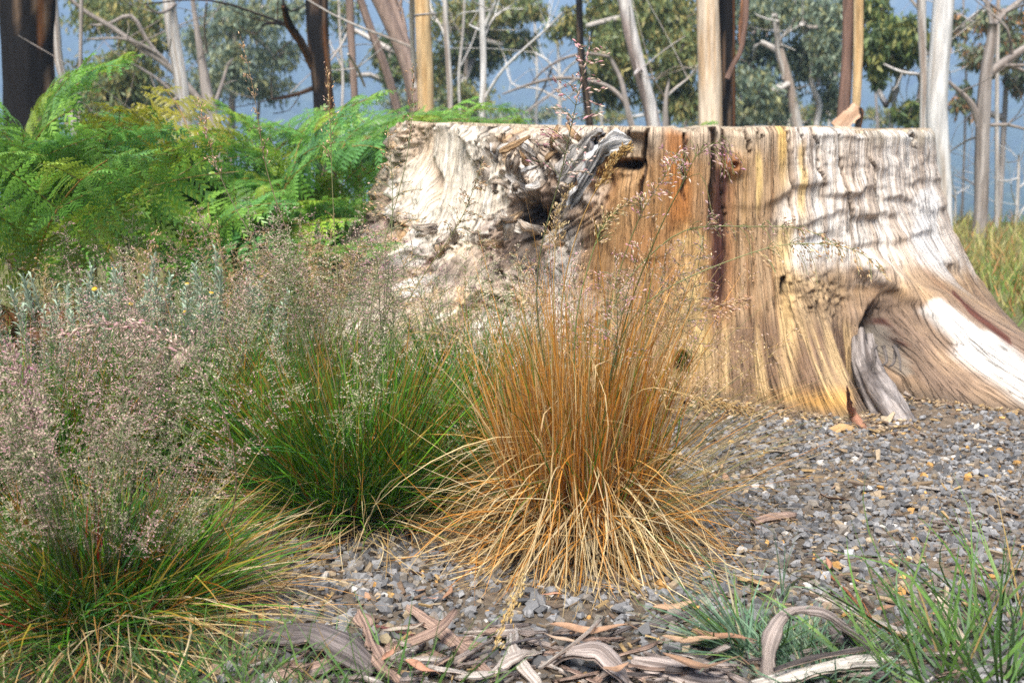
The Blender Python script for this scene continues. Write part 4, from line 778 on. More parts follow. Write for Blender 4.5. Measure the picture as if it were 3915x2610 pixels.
tussock('seeding tussock between silvery shrub and green tussock, by the broken log', (-.90, 3.32), 5, upg(1500), None, [(70, ['purple', 'cream'], (.45, .70), (.03, .6), (0, 6.283))])
tussock('tussock with dense seed haze growing against the left root of the stump', (-.72, 3.95), 6, upg(1200), None, [(80, ['purple', 'cream', 'tan'], (.45, .76), (.03, .6), (0, 6.283))])
tussock('seeding tussock under the ferns, behind the silvery shrub', (-1.38, 3.9), 7, upg(900), None, [(44, ['purple', 'cream', 'tan'], (.5, .76), (.03, .5), (0, 6.283))])
tussock('slim seeding tussock between the stump face and the green tussock', (-.13, 3.72), 8, [dict(n=900, rb=.1, z0=.02, L=(.3, .6), phi0=(0, .7), bend=(0, .4), wd=.0040, pal=GREEN, palw=GREENW)], None, [(40, ['cream', 'purple'], (.45, .75), (.03, .5), (0, 6.283))])
# single tall stalks that stand out
gbv = lambda dx=0, dy=0: gb+np.array([dx, dy, .15])
hero(gold, gb, gbv(-.02), [at(2060, 1000, 2.8), at(2150, 640, 2.78), at(2215, 340, 2.76), at(2262, 150, 2.75)], 'purple', .30, 11, blen=.12, spread=.55, whorls=11, size=.0125, nsp=7)
hero(gold, gb, gbv(.02), [at(2450, 1050, 2.7), at(2600, 720, 2.62), at(2700, 560, 2.6), at(2765, 545, 2.6), at(2795, 620, 2.6)], 'purple', .16, 12, blen=.10, spread=.5, whorls=9, droop=.9, col=(.16, .16, .05))
hero(gold, gb, gbv(.0), [at(2170, 1020, 2.74), at(2260, 760, 2.7), at(2345, 620, 2.68), at(2415, 540, 2.66)], 'gold', .13, 13, blen=.05, spread=.18, col=(.5, .3, .1), droop=.1, whorls=9)
hero(gold, gb, gbv(.03), [at(2440, 1020, 2.75), at(2620, 880, 2.7), at(2860, 865, 2.66), at(3090, 880, 2.64), at(3240, 960, 2.62)], 'tan', .34, 14, blen=.05, spread=.4, whorls=9, droop=.9, col=(.24, .26, .1))
hero(gold, gb, gbv(.03), [at(2480, 1150, 2.72), at(2750, 1010, 2.66), at(3050, 930, 2.62), at(3300, 970, 2.6), at(3400, 1070, 2.6)], 'tan', .30, 15, blen=.06, spread=.4, whorls=9, droop=.9, col=(.28, .28, .12))
hero(gold, gb, gbv(.04), [at(2560, 1250, 2.72), at(2750, 1170, 2.68), at(2880, 1140, 2.66)], 'tan', .12, 16, blen=.05, spread=.25, col=(.5, .34, .14), whorls=7)
hero(gold, gb, gbv(.04), [at(2500, 1480, 2.66), at(2700, 1530, 2.6), at(2880, 1570, 2.56)], 'gold', .13, 17, blen=.05, spread=.3, col=(.5, .34, .14), whorls=8)
hero(gold, gb, gbv(.02), [at(2380, 1000, 2.78), at(2460, 800, 2.76), at(2560, 640, 2.74), at(2600, 560, 2.74)], 'purple', .18, 18, blen=.07, spread=.45, col=(.2, .2, .07))
hero(gold, gb, gbv(-.02), [at(2120, 1000, 2.9), at(2140, 800, 2.92), at(2190, 700, 2.92)], 'tan', .16, 19, blen=.05, spread=.3, col=(.4, .28, .12))
hero(gold, gb, gbv(.0), [at(2240, 1050, 2.8), at(2330, 830, 2.8), at(2460, 740, 2.8)], 'tan', .16, 20, blen=.05, spread=.3, col=(.2, .25, .08))
hero(grn, nb, nb, [at(1560, 1150, 3.1), at(1780, 800, 3.1), at(1850, 600, 3.1)], 'tan', .2, 21, blen=.06, spread=.5, col=(.2, .2, .08))
hero(grn, nb, nb, [at(1300, 1200, 3.2), at(1270, 700, 3.25), at(1260, 420, 3.25), at(1250, 240, 3.25)], 'tan', .24, 22, size=.0085, nsp=4, per=2, whorls=8, blen=.05, spread=.25, col=(.2, .19, .08))
hero(grn, nb, nb, [at(1200, 1150, 3.2), at(1020, 650, 3.25), at(960, 300, 3.25), at(915, 120, 3.25)], 'tan', .34, 23, size=.0085, nsp=4, per=2, whorls=8, blen=.05, spread=.25, col=(.2, .15, .08))
hero(grn, nb, nb, [at(1480, 1100, 3.2), at(1500, 700, 3.25), at(1480, 480, 3.25)], 'tan', .26, 24, blen=.1, spread=.55, col=(.2, .22, .1))
hero(grn, nb, nb, [at(1430, 1100, 3.1), at(1570, 500, 3.1), at(1580, 240, 3.1)], 'tan', .2, 25, size=.0085, nsp=4, per=2, whorls=8, blen=.05, spread=.3, col=(.2, .22, .1))
hero(grn, nb, nb, [at(1100, 1150, 3.1), at(830, 640, 3.1), at(755, 370, 3.1)], 'tan', .2, 26, size=.0085, nsp=4, per=2, whorls=8, blen=.05, spread=.3, col=(.2, .18, .1))
hero(fl, fb, fb, [at(900, 1900, 2.3), at(820, 1500, 2.3), at(640, 1300, 2.35), at(400, 1240, 2.4), at(200, 1290, 2.4)], 'purple', .3, 27, blen=.05, spread=.25, col=(.14, .1, .06))
hero(fl, fb, fb, [at(200, 1900, 2.3), at(100, 1500, 2.3), at(20, 1300, 2.3)], 'purple', .2, 28, blen=.07, spread=.3, col=(.14, .1, .06))
p2 = np.array([.05, 2.2, .01])
hero(gold, gb, gbv(-.02, -.05), [at(2120, 1800, 2.5), at(2020, 2150, 2.3), at(1960, 2300, 2.2), at(1890, 2480, 2.16)], 'gold', .17, 29, blen=.045, spread=.13, col=(.5, .36, .18), droop=.1, size=.009, nsp=5, whorls=8)

# ------------------------------------------------------------------ bracken ferns
def pinna_mesh(seed, col, droop):
    """one side branch of a frond, 1 m long along +x: paired leaflets, each a comb of narrow lobes"""
    rng = np.random.RandomState(seed); B = Buf(); npair = 9
    def axis(s): return np.array([s-.12*droop*s**3, 0, .10*s-droop*s*s])
    xs = np.linspace(0, 1, 9); B.add(*tube([axis(s) for s in xs[::2]], np.linspace(.007, .002, 5), 4, .12, None, (.34, .25, .06), 0))
    V = []; F = []; C = []; n = 0
    for k in range(npair+1):
        s = .06+.92*k/npair; o = axis(s); Ln = .38*(1-s)**.7*(0.7+.3*min(1, s*5))+.03
        for sd_ in (-1, 1):
            if k == npair and sd_ < 0: continue
            ang = R(66)*sd_+rng.normal(0, .10) if k < npair else 0; d = np.array([math.cos(ang), math.sin(ang), rng.normal(-.05, .20)]); d /= np.linalg.norm(d)
            sdv = np.cross([0, 0, 1], d); sdv /= np.linalg.norm(sdv); sdv = sdv+np.array([0, 0, rng.normal(0, .30)]); nl = max(3, int(Ln/.038)); cw = np.array(col)*rng.uniform(.7, 1.35)
            drp = np.array([0, 0, -1.0])*Ln*rng.uniform(.15, .75)
            for j in range(nl):
                t = (j+.3)/nl; c0 = o+d*Ln*t+drp*t*t; dd = d+2*drp*t/Ln; dd /= np.linalg.norm(dd); step = Ln/nl; lw = (.14*Ln+.014)*(1-t)**.5+.006
                for q in (-1, 1):
                    tip = c0+sdv*q*lw+dd*step*.8+np.array([0, 0, -.18*lw]); hw = step*.44
                    V += [c0-dd*hw, c0+dd*hw, tip+dd*hw*.5, tip-dd*hw*.6]; F.append([n, n+1, n+2, n+3] if q > 0 else [n, n+3, n+2, n+1]); C += [cw*.92, cw*.92, cw*1.1, cw*1.1]; n += 4
    B.add(np.array(V), np.array(F), np.array(C)); return B.mesh('pinna', False)
FG = [(.15, .33, .055), (.20, .38, .055), (.11, .28, .07), (.28, .40, .045)]
PINNA = [pinna_mesh(k, FG[k%4], [.12, .25, .38, .2, .3, .15][k%6]) for k in range(6)]
PINNA_Y = [pinna_mesh(20+k, [(.30, .28, .02), (.26, .25, .025)][k], .2) for k in range(2)]
PINNA_D = [pinna_mesh(30+k, [(.20, .085, .03), (.26, .12, .05)][k], .6) for k in range(2)]
def fern(label, base, h, Lr, az, seed, group=None, pal=None, arch=1.25, pl=.38, npair=5, rise=.2):
    """stalk rising h metres, then a frond axis of length Lr arching over towards azimuth az"""
    rng = np.random.RandomState(seed); pal = pal or PINNA; base = np.array([base[0], base[1], float(hgt(base[0], base[1]))])
    root = empty('bracken_fern', base, label, 'fern', group); hd = np.array([math.cos(az), math.sin(az), 0])
    pts = [np.zeros(3), hd*.03+np.array([0, 0, h*.5]), hd*.08+np.array([0, 0, h])]; m = 7; a0 = rise; o = pts[-1].copy(); axp = [o.copy()]
    for k in range(1, m+1):
        ph = a0+(arch-a0)*(k/m); o = o+Lr/m*(hd*math.sin(ph)+np.array([0, 0, math.cos(ph)])); axp.append(o.copy())
    B = Buf(); B.add(*tube(pts+axp[1:], list(np.linspace(.007, .0045, 3))+list(np.linspace(.0042, .001, m)), 6, .06, None, (.34, .20, .05) if pal is not PINNA_D else (.2, .1, .05), .04))
    add('stalk', B.mesh('fern_stalk'), M['fern'], root)
    ax, _ = resample(axp, np.ones(len(axp)), .02); mm = len(ax); T, _, _ = frames(ax); sd_ = np.cross(hd, [0, 0, 1])
    for k in range(npair):
        t = .02+.86*k/(npair-1); i = int(t*(mm-1)); L = pl*(1-t)**.7*rng.uniform(.85, 1.1)+.05
        for s_ in (-1, 1):
            d = sd_*s_*math.sin(R(66))+T[i]*math.cos(R(66)); d = d+np.array([0, 0, .12+rng.normal(0, .1)]); d /= np.linalg.norm(d)
            up = np.cross(sd_, T[i]); up = up if up[2] > 0 else -up; up = up-d*np.dot(up, d); up /= np.linalg.norm(up); yv = np.cross(up, d)
            mtx = Matrix((d, yv, up)).transposed(); add('pinna', pal[rng.randint(0, len(pal))], M['fern'], root, ax[i], mtx.to_euler(), L)
    d = T[-1]; up = np.array([0, 0, 1.0])-d*d[2]; up /= np.linalg.norm(up)+1e-6; add('pinna', pal[0], M['fern'], root, ax[int(.86*(mm-1))], Matrix((d, np.cross(up, d), up)).transposed().to_euler(), Lr*.2)
    return root
def fpt(X, d): return np.array([ray(X, 600)[0]/ray(X, 600)[1]*d, d])
FGR = 'bracken ferns crowding left of the stump'
sp_list = [ # X of the stalk, depth, stalk height, frond length, azimuth deg, label
 (40, 5.0, .86, .62, 20, 'tall bracken fern at the photo edge below the thick black trunk'),
 (20, 3.95, .50, .62, -25, 'lowest nearest bracken frond drooping over brown dead fern by photo edge'),
 (330, 4.6, .58, .6, -60, 'bracken frond drooping above the yellow button flowers'),
 (760, 5.9, .70, .5, 200, 'olive tinged young bracken fern below the white trunk'),
 (1240, 6.3, .84, .8, 10, 'bracken fern arching towards the left corner of the stump'),
 (1420, 7.0, .90, .8, -8, 'highest arching bracken frond crossing in front of the tan trunk'),
 (1000, 5.4, .66, .7, 15, 'bracken fern with a forked orange stalk left of the stump'),
 (1560, 7.6, .84, .7, -12, 'bracken frond tip spreading over the stump rim below the white forked trunk'),
 (2560, 8.0, .80, .3, 0, 'small bright bracken frond peeping above the stump rim by the cream trunk'),
 (2060, 8.2, .78, .3, 10, 'tiny bracken tip peeping above the stump rim by the charred pole')]
for k, (X, d, h, L, az, lab) in enumerate(sp_list): fern(lab, fpt(X, d), h+(.02 if k in (4, 5, 7) else 0), L, R(az), 200+k, FGR, pl=.54 if k < 8 else .26, **(dict(rise=1.0, arch=1.65) if k in (4, 5, 7) else {}))
rng = np.random.RandomState(77)
fill = [(120, 5.7, .98), (240, 6.2, .80), (400, 5.7, .66), (530, 5.5, .62), (650, 5.8, .60), (880, 5.9, .66), (960, 6.4, .74), (1100, 6.1, .74), (1210, 6.8, .80), (1330, 7.2, .82),
        (150, 4.6, .62), (470, 4.9, .48), (660, 4.9, .46), (850, 5.2, .50), (1010, 5.9, .56), (60, 6.6, 1.0), (1130, 7.0, .84), (1240, 6.0, .58), (-80, 5.4, .85), (-60, 4.4, .6), (270, 5.2, .74), (1400, 6.6, .74), (1300, 6.5, .66), (1170, 5.9, .52), (1080, 5.5, .44), (1330, 6.2, .60), (900, 5.4, .46), (760, 4.95, .38), (930, 5.05, .36), (1050, 5.15, .34), (560, 4.75, .40)]
ORD = ['nearest the photo edge', 'second from the photo edge', 'third from the photo edge', 'fourth from the photo edge', 'fifth from the photo edge', 'sixth from the photo edge', 'seventh from the photo edge', 'eighth from the photo edge', 'ninth from the photo edge', 'tenth from the photo edge', 'eleventh from the photo edge', 'twelfth from the photo edge', 'thirteenth from the photo edge', 'fourteenth from the photo edge', 'fifteenth from the photo edge']
for row, lo, hi in (('front', 0, 5.05), ('middle', 5.05, 6.05), ('back', 6.05, 99)):
    for k, (X, d, h) in enumerate(sorted(q for q in fill if lo <= q[1] < hi)):
        fern('green bracken fern %s in the %s row left of the stump' % (ORD[k], row), fpt(X+rng.uniform(-20, 20), d), h*rng.uniform(.94, 1.04), rng.uniform(.45, .7), rng.uniform(-3.6, 1.0), rng.randint(1e6), FGR, pl=rng.uniform(.44, .60), arch=rng.uniform(1.25, 1.75), rise=rng.uniform(.3, .9))
for k, (X, d, h) in enumerate([(450, 5.1, .72), (780, 5.5, .82)]): fern(['yellowing bracken fern among the green ferns beside thin grey trunk', 'yellow olive bracken fern standing before the white trunk'][k], fpt(X, d), h, .5, R(-70+200*k), 300+k, FGR, pal=PINNA_Y, pl=.26)
for k, (X, d) in enumerate([(40, 3.9), (130, 4.0)]): fern(['withered brown fern under the drooping frond by the photo edge', 'withered brown fern beside the silvery shrub'][k], fpt(X, d), .32, .4, R(-60-60*k), 310+k, 'withered brown ferns', pal=PINNA_D, pl=.22, arch=2.4)

# ------------------------------------------------------------------ silvery everlasting shrub
def ever_stem(seed):
    rng = np.random.RandomState(seed); B = Buf(); b = rng.uniform(-.05, .05, 2); P = [np.zeros(3), np.array([b[0]*.4, b[1]*.4, .5]), np.array([b[0]*1.2, b[1]*1.2, 1.0])]
    B.add(*tube(P, [.012, .009, .006], 5, .1, None, (.28, .33, .24), .05)); ax, _ = resample(P, np.ones(3), .01); V = []; F = []; C = []; n = 0
    for k in range(110):
        t = .15+.85*k/110; o = ax[int(t*(len(ax)-1))]; a = k*2.4; el = .35+.75*t+rng.normal(0, .12); d = np.array([math.cos(a)*math.cos(el), math.sin(a)*math.cos(el), math.sin(el)])
        L = .10*(1-.35*t)*rng.uniform(.8, 1.2); s_ = np.array([-math.sin(a), math.cos(a), 0])*L*.10; cc = np.array([.42, .52, .39])*rng.uniform(.8, 1.25)
        mid = o+d*L*.55; tip = o+d*L+np.array([0, 0, -.02]); V += [o, mid+s_, tip, mid-s_, mid-np.cross(d, s_)*.4]; F += [[n, n+1, n+4], [n+1, n+2, n+4], [n+2, n+3, n+4], [n+3, n, n+4]]; C += [cc*.85]+[cc]*4; n += 5
    B.add(np.array(V), np.array(F), np.array(C)); return B.mesh('everlasting_stem', False), ax[-1]
EV = [ever_stem(k) for k in range(6)]
def button():
    B = Buf(); u = np.linspace(0, 2*math.pi, 12, endpoint=False); prof = [(.0, .0, (.35, .42, .28)), (.006, .003, (.42, .46, .33)), (.0085, .009, (.5, .5, .33)), (.0088, .0115, (.62, .42, .07)), (.0065, .0145, (.70, .40, .035)), (.003, .0155, (.66, .36, .03)), (0, .0157, (.6, .3, .02))]
    V = [[r_*math.cos(a), r_*math.sin(a), z_] for r_, z_, _ in prof for a in u]; C = [c_ for _, _, c_ in prof for a in u]; i = np.arange(len(prof)*12).reshape(-1, 12); j = np.roll(i, -1, 1)
    B.add(np.array(V), np.stack([i[:-1], j[:-1], j[1:], i[1:]], -1).reshape(-1, 4), np.array(C)); return B.mesh('flower_head')
BTN = button()
rng = np.random.RandomState(8)
for si, (lab, cx_, cy_, ns, sx_, sy_) in enumerate([('silvery green everlasting shrub with yellow button flowers below the ferns', -1.20, 3.62, 105, .34, .17), ('silvery green everlasting shrub low at the photo edge', -1.66, 3.55, 50, .22, .18), ('silvery green everlasting shrub behind the broken log', -.92, 3.78, 46, .18, .14)]):
    root = empty('everlasting_shrub', (cx_, cy_, 0), lab, 'shrub', 'silvery everlasting shrubs')
    for k in range(ns):
        a, r_ = rng.uniform(0, 6.283), rng.rand()**.5; x, y = sx_*r_*math.cos(a), sy_*r_*math.sin(a); L = rng.uniform(.44, .60)*(1.08-.25*r_)
        me, tip = EV[rng.randint(0, 6)]; s_ = add('stem', me, M['silver'], root, (x, y, 0), (rng.normal(0, .14)-y*.6, rng.normal(0, .14)+x*.5, rng.uniform(0, 6.28)), L)
        if rng.rand() < .10: add('flower_head', BTN, M['petal'], s_, tip, (rng.normal(0, .2), 0, 0), .95/L)

# ------------------------------------------------------------------ broken log in the grass
def logc(V, th, L): return mixc(mixc(np.tile(W([[.46, .36, .26]]), (len(V), 1)), [.26, .17, .11], sst(-.3, .3, fbm(th*2, L*4, s=4))), [.05, .04, .035], sst(.0, .35, fbm(th+9, L*6, s=8)))
p = [at(590, 1500, 3.30), at(640, 1400, 3.33), at(690, 1310, 3.38)]; e = empty('broken_log', (p[0][0], p[0][1], 0), 'broken weathered log end poking out of the seeding grass', 'log'); o0 = np.array([p[0][0], p[0][1], 0])
q0 = p[0]+(p[0]-p[1])*1.6; B_ = Buf(); B_.add(*tube([q0-o0, p[0]-o0, p[1]-o0, p[2]-o0], [.05, .052, .048, .022], 14, .02, logc, rough=.2, seed=5, rfreq=8)); add('log', B_.mesh('log'), M['splinter'], e)
B_ = Buf(); B_.add(*ribbon([p[0]-o0+[.03, -.03, 0], p[1]-o0+[.03, -.04, .01], p[2]-o0+[.045, -.03, .0]], [.02, .02, .006], .008, .5, 6, (.2, -1, .4), woodcol((.6, .5, .38), (.4, .3, .2), 4), 6, .3)); add('splinter', B_.mesh('log_splinter'), M['splinter'], e)

# ------------------------------------------------------------------ gravel
def clear_of_stump(x, y, m=0.0):
    dx, dy = x-SC[0], y-SC[1]; th = np.arctan2(dx, -dy); return np.hypot(dx, dy) > np.interp(th, TH_B, RB)+m
rng = np.random.RandomState(21)
SPAL = np.array([(.14, .138, .138), (.18, .177, .175), (.10, .099, .10), (.235, .23, .226), (.185, .162, .135), (.14, .115, .09), (.30, .23, .15), (.46, .43, .39)]); SPW = np.array([4, 5, 2.6, 3.2, 3.0, 2.2, 1.0, .5]); SPW = SPW/SPW.sum()
n = 44000; x = rng.uniform(-1.1, 2.6, n); y = 1.75+rng.rand(n)**1.05*3.0
edge = sst(-.9, -.35, x+.25*noise(x*2, y*2, s=4))*(1-.92*sst(3.25, 4.25, y+.45*noise(x*3, y*3, s=6)-.10*(x-.6)))
patch = sst(-.7, .1, noise(x*2.3, y*2.3, s=14))
keep = (rng.rand(n) < edge*(.55+.45*patch))&clear_of_stump(x, y, -.02); x, y = x[keep], y[keep]; n = len(x)
sz = np.clip(np.exp(rng.normal(math.log(.0080), .42, n)), .0032, .0135)
order = np.argsort(-sz/np.hypot(x, y)*(np.abs(x/y) < .45)*(y > 2.05)); bigi = order[:300]; rest = order[300:]
colr = SPAL[rng.choice(8, n, p=SPW)]*rng.uniform(.75, 1.3, (n, 1)); org_ = rng.rand(n) < .018; colr[org_] = np.array([.50, .28, .09])*rng.uniform(.7, 1.2, (org_.sum(), 1))
pos = np.stack([x, y, hgt(x, y)+sz*rng.uniform(.1, .75, n)], -1)
hf_ = rng.rand(len(rest)) < .45; ra, rb_ = rest[hf_], rest[~hf_]
v1, f1, c1 = chunks(pos[ra], sz[ra], colr[ra], rng); v2, f2, c2 = lumps(pos[rb_], sz[rb_]*1.05, colr[rb_], .30, rng, (1.15, .9, .74))
v, f, c = np.concatenate([v1, v2]), np.concatenate([f1, f2+len(v1)]), np.concatenate([c1, c2])
tag(add('gravel', make_mesh('gravel', v, f, c, smooth=False), M['stone']), 'loose grey crushed gravel spread in front of the stump', 'gravel', kind='stuff')
SM = []
for k in range(14):
    cc_ = SPAL[[0, 1, 2, 3, 4, 0, 1, 5, 2, 3, 6, 1, 0, 4][k]][None]; v, f, c = chunks(np.zeros((1, 3)), np.ones(1), cc_, rng) if k % 2 else lumps(np.zeros((1, 3)), np.ones(1), cc_, .30, rng, (1.15, .9, .74), False); SM.append(make_mesh('stone', v, f, c, smooth=False)); SM[-1].materials.append(M['stone1'])
for q in bigi: add('stone', SM[rng.randint(0, 14)], None, ground, pos[q]+[0, 0, sz[q]*.15], (rng.normal(0, .3), rng.normal(0, .3), rng.uniform(0, 6.28)), sz[q]*1.1)
# small wood litter: chips, needles of bark, crumbs
def chips(rng, x, y, ln, wd, th_, col):
    n = len(x); u = np.array([[-1, -1, -1], [1, -1, -1], [1, 1, -1], [-1, 1, -1], [-1, -1, 1], [1, -1, 1], [1, 1, 1], [-1, 1, 1]], float)*.5
    f = np.array([[0, 3, 2, 1], [4, 5, 6, 7], [0, 1, 5, 4], [1, 2, 6, 5], [2, 3, 7, 6], [3, 0, 4, 7]]); v = u[None]*np.stack([ln, wd, th_], -1)[:, None]; v[:, [1, 2, 5, 6], 1] *= rng.uniform(.2, .9, (n, 1))
    a, b, r_ = rng.uniform(0, 6.283, n), rng.normal(0, .22, n), rng.normal(0, .5, n)
    v = np.stack([v[..., 0], v[..., 1]*np.cos(r_)[:, None]-v[..., 2]*np.sin(r_)[:, None], v[..., 1]*np.sin(r_)[:, None]+v[..., 2]*np.cos(r_)[:, None]], -1)
    v = np.stack([v[..., 0]*np.cos(b)[:, None]-v[..., 2]*np.sin(b)[:, None], v[..., 1], v[..., 0]*np.sin(b)[:, None]+v[..., 2]*np.cos(b)[:, None]], -1)
    v = np.stack([v[..., 0]*np.cos(a)[:, None]-v[..., 1]*np.sin(a)[:, None], v[..., 0]*np.sin(a)[:, None]+v[..., 1]*np.cos(a)[:, None], v[..., 2]], -1)
    v = v+np.stack([x, y, hgt(x, y)+.004+np.abs(np.sin(b))*ln*.5+rng.rand(n)*.012], -1)[:, None]
    return v.reshape(-1, 3), (f[None]+8*np.arange(n)[:, None, None]).reshape(-1, 4), np.repeat(col, 8, 0)
LPAL = np.array([(.36, .26, .16), (.22, .15, .10), (.46, .36, .24), (.15, .11, .08), (.30, .25, .21), (.5, .34, .16), (.40, .36, .32)])
n = 6500; x = rng.uniform(-1.0, 2.6, n); y = 1.8+rng.rand(n)*2.9; k = clear_of_stump(x, y, -.03); x, y = x[k], y[k]; n = len(x); nearst = sst(3.3, 4.2, y)
ln = rng.gamma(2.2, .006, n)+.004; v, f, c = chips(rng, x, y, ln*(1-.35*nearst), ln*rng.uniform(.12, .4, n), ln*.1+.001, LPAL[rng.randint(0, 7, n)]*rng.uniform(.5, 1.0, (n, 1)))
tag(add('wood_litter', make_mesh('wood_litter', v, f, c, smooth=False), M['litter']), 'brown crumbs of bark and wood scattered over the gravel', 'litter', kind='stuff')
n = 5000; th = rng.uniform(R(-20), R(75), n); rr = np.interp(th, TH_B, RB)+np.abs(rng.normal(0, .14, n)); x, y = SC[0]+rr*np.sin(th), SC[1]-rr*np.cos(th); ln = rng.gamma(2, .004, n)+.003
v, f, c = chips(rng, x, y, ln, ln*.5, ln*.3, LPAL[rng.choice([0, 1, 2, 3, 5], n)]*rng.uniform(.6, 1.2, (n, 1)))
tag(add('sawdust', make_mesh('sawdust', v, f, c, smooth=False), M['litter']), 'crumbly brown wood debris heaped along the foot of the stump', 'debris', kind='stuff')

# ------------------------------------------------------------------ shed bark strips
def g3(X, Y, lift): p = gnd(X, Y); r = ray(X, Y); t = (lift-CAM_H)/r[2]; return np.array([r[0]*t, r[1]*t, lift])
def bark(label, pts, wd, curl=1.0, cols=((.33, .27, .24), (.19, .155, .14)), inner=(.40, .30, .24), seed=0, thick=.003, normal=(0, -.25, 1), twist=0, rag=.15, name='bark_strip'):
    P = [g3(x, y, z) for x, y, z in pts]; o = P[0].copy(); B = Buf(); wds = [wpx(q, P[0][1]*1.06)*.58 for q in wd]
    B.add(*ribbon([q-o for q in P], wds, thick, curl, 15, normal, woodcol(cols[0], cols[1], seed, inner), seed, rag*2.2, twist, ruff=.0045)); ob = add(name, B.mesh('bark_strip'), M['strip'], None, o)
    return tag(ob, label, 'bark', 'shed bark strips on the ground')
GB = ((.42, .35, .31), (.19, .15, .13)); PB2 = ((.60, .54, .48), (.32, .26, .22)); RB2 = ((.42, .29, .22), (.19, .125, .10)); DB = ((.19, .16, .15), (.08, .068, .064))
bark('broad dark bark sheet lying under the lower tussock grass', [(950, 2440, .02), (1150, 2420, .05), (1330, 2480, .05), (1440, 2560, .02)], [60, 130, 150, 90], 1.0, DB, seed=1)
bark('long grey bark strip running down to the bottom edge beneath a fibrous tuft', [(1370, 2330, .07), (1400, 2400, .06), (1440, 2500, .05), (1530, 2620, .02)], [30, 60, 60, 40], 1.0, RB2, seed=2, rag=.4)
bark('straight pinkish grey bark strip slanting right across gravel', [(1560, 2320, .03), (1660, 2390, .03), (1780, 2490, .025), (1890, 2590, .02)], [36, 58, 56, 40], 1.1, RB2, seed=3)
bark('curved reddish bark strip with raised tip crossing the straight strip', [(1480, 2470, .02), (1580, 2450, .04), (1680, 2400, .06), (1740, 2330, .08)], [36, 56, 48, 22], 1.2, RB2, seed=4)
bark('long brown bark strip lying lowest across the bottom of the photo', [(1000, 2600, .015), (1250, 2540, .025), (1430, 2500, .03), (1620, 2440, .02)], [50, 70, 60, 30], .9, RB2, seed=5)
bark('thick arched grey bark strip in the middle of the bottom edge', [(2110, 2530, .01), (2200, 2480, .06), (2300, 2480, .07), (2360, 2540, .05), (2400, 2610, .01)], [44, 62, 76, 76, 60], .7, GB, seed=6, thick=.006)
bark('pale split bark strip at the bottom edge left of the arched strip', [(1960, 2400, .03), (1975, 2500, .03), (2010, 2560, .02), (2060, 2620, .01)], [36, 50, 52, 40], 1.0, PB2, seed=7)
bark('wide flat grey bark slab right of the arched strip', [(2420, 2520, .02), (2550, 2550, .025), (2700, 2590, .02), (2820, 2600, .02)], [60, 100, 90, 60], .5, GB, seed=8, thick=.006)
bark('short dark charred bark piece beside the tan fallen leaf', [(2470, 2400, .015), (2560, 2365, .02), (2660, 2335, .015)], [40, 50, 40], 1.2, DB, seed=9, thick=.008)
bark('hooped grey bark curl standing over the bluish grass', [(2925, 2600, .01), (2950, 2430, .09), (3010, 2345, .125), (3120, 2330, .13), (3220, 2390, .09), (3290, 2470, .02)], [70, 64, 50, 52, 62, 80], .9, GB, seed=10, normal=(-.3, -.6, 1))
bark('broad slate grey bark sheet right of the hooped curl', [(3180, 2400, .04), (3260, 2450, .035), (3350, 2500, .02), (3440, 2530, .01)], [60, 110, 110, 70], .7, DB, seed=11)
bark('long bleached white bark strip sweeping along the bottom edge', [(2880, 2620, .02), (3050, 2575, .035), (3220, 2535, .045), (3400, 2525, .03), (3460, 2540, .01)], [50, 62, 66, 58, 30], 1.1, ((.62, .57, .50), (.42, .37, .32)), seed=12, thick=.006)
bark('thin dark bark ribbon above the bleached strip', [(2960, 2560, .05), (3120, 2510, .06), (3280, 2480, .06), (3440, 2465, .03)], [14, 18, 18, 10], .9, DB, seed=13)
bark('flat straight weathered bark strip behind the hooped curl', [(3130, 2280, .01), (3250, 2330, .015), (3380, 2390, .015), (3500, 2440, .01)], [40, 50, 48, 36], .5, PB2, seed=14)
bark('stubby grey bark piece lying among gravel behind the tussock skirt', [(2700, 2160, .01), (2720, 2200, .012), (2745, 2260, .01)], [18, 22, 16], .9, GB, seed=15)
bark('dark brown wood piece half buried in gravel right of the golden tussock', [(2880, 1995, .008), (2950, 1975, .014), (3040, 1965, .008)], [40, 50, 30], 1.2, RB2, seed=16, thick=.01)
bark('tangled pale bark shred at the bottom edge centre', [(1830, 2620, .01), (1900, 2550, .03), (1990, 2500, .04), (2080, 2490, .02)], [24, 34, 30, 14], 1.0, PB2, seed=17, rag=.4)
bark('rust brown bark shred below the wide grey slab', [(2250, 2610, .02), (2380, 2560, .03), (2480, 2600, .02)], [26, 36, 20], .9, RB2, seed=18, rag=.4)
bark('light bark strip leaning over the arched strip towards the tan leaf', [(2060, 2550, .04), (2160, 2480, .06), (2250, 2410, .07), (2300, 2360, .07)], [10, 14, 12, 8], .8, PB2, seed=19)
bark('cream wood splinter with rough end inside the green grass tuft', [(3600, 2290, .03), (3625, 2340, .035), (3660, 2420, .03), (3700, 2470, .015)], [44, 50, 50, 40], 1.0, ((.66, .56, .42), (.5, .38, .25)), seed=20, thick=.012, name='wood_splinter')
bark('tan slab of wood crumbs against the stump foot', [(3180, 1650, .01), (3225, 1632, .02), (3265, 1640, .012)], [30, 56, 34], .8, ((.55, .36, .17), (.42, .26, .12)), seed=21, thick=.015, name='wood_splinter')
bark('pointed reddish bark spike standing at the stump base', [(3300, 1645, .01), (3265, 1590, .03), (3245, 1530, .11), (3240, 1475, .17)], [44, 34, 20, 4], 1.0, ((.42, .21, .13), (.3, .14, .09)), seed=22, normal=(0, -1, .2))
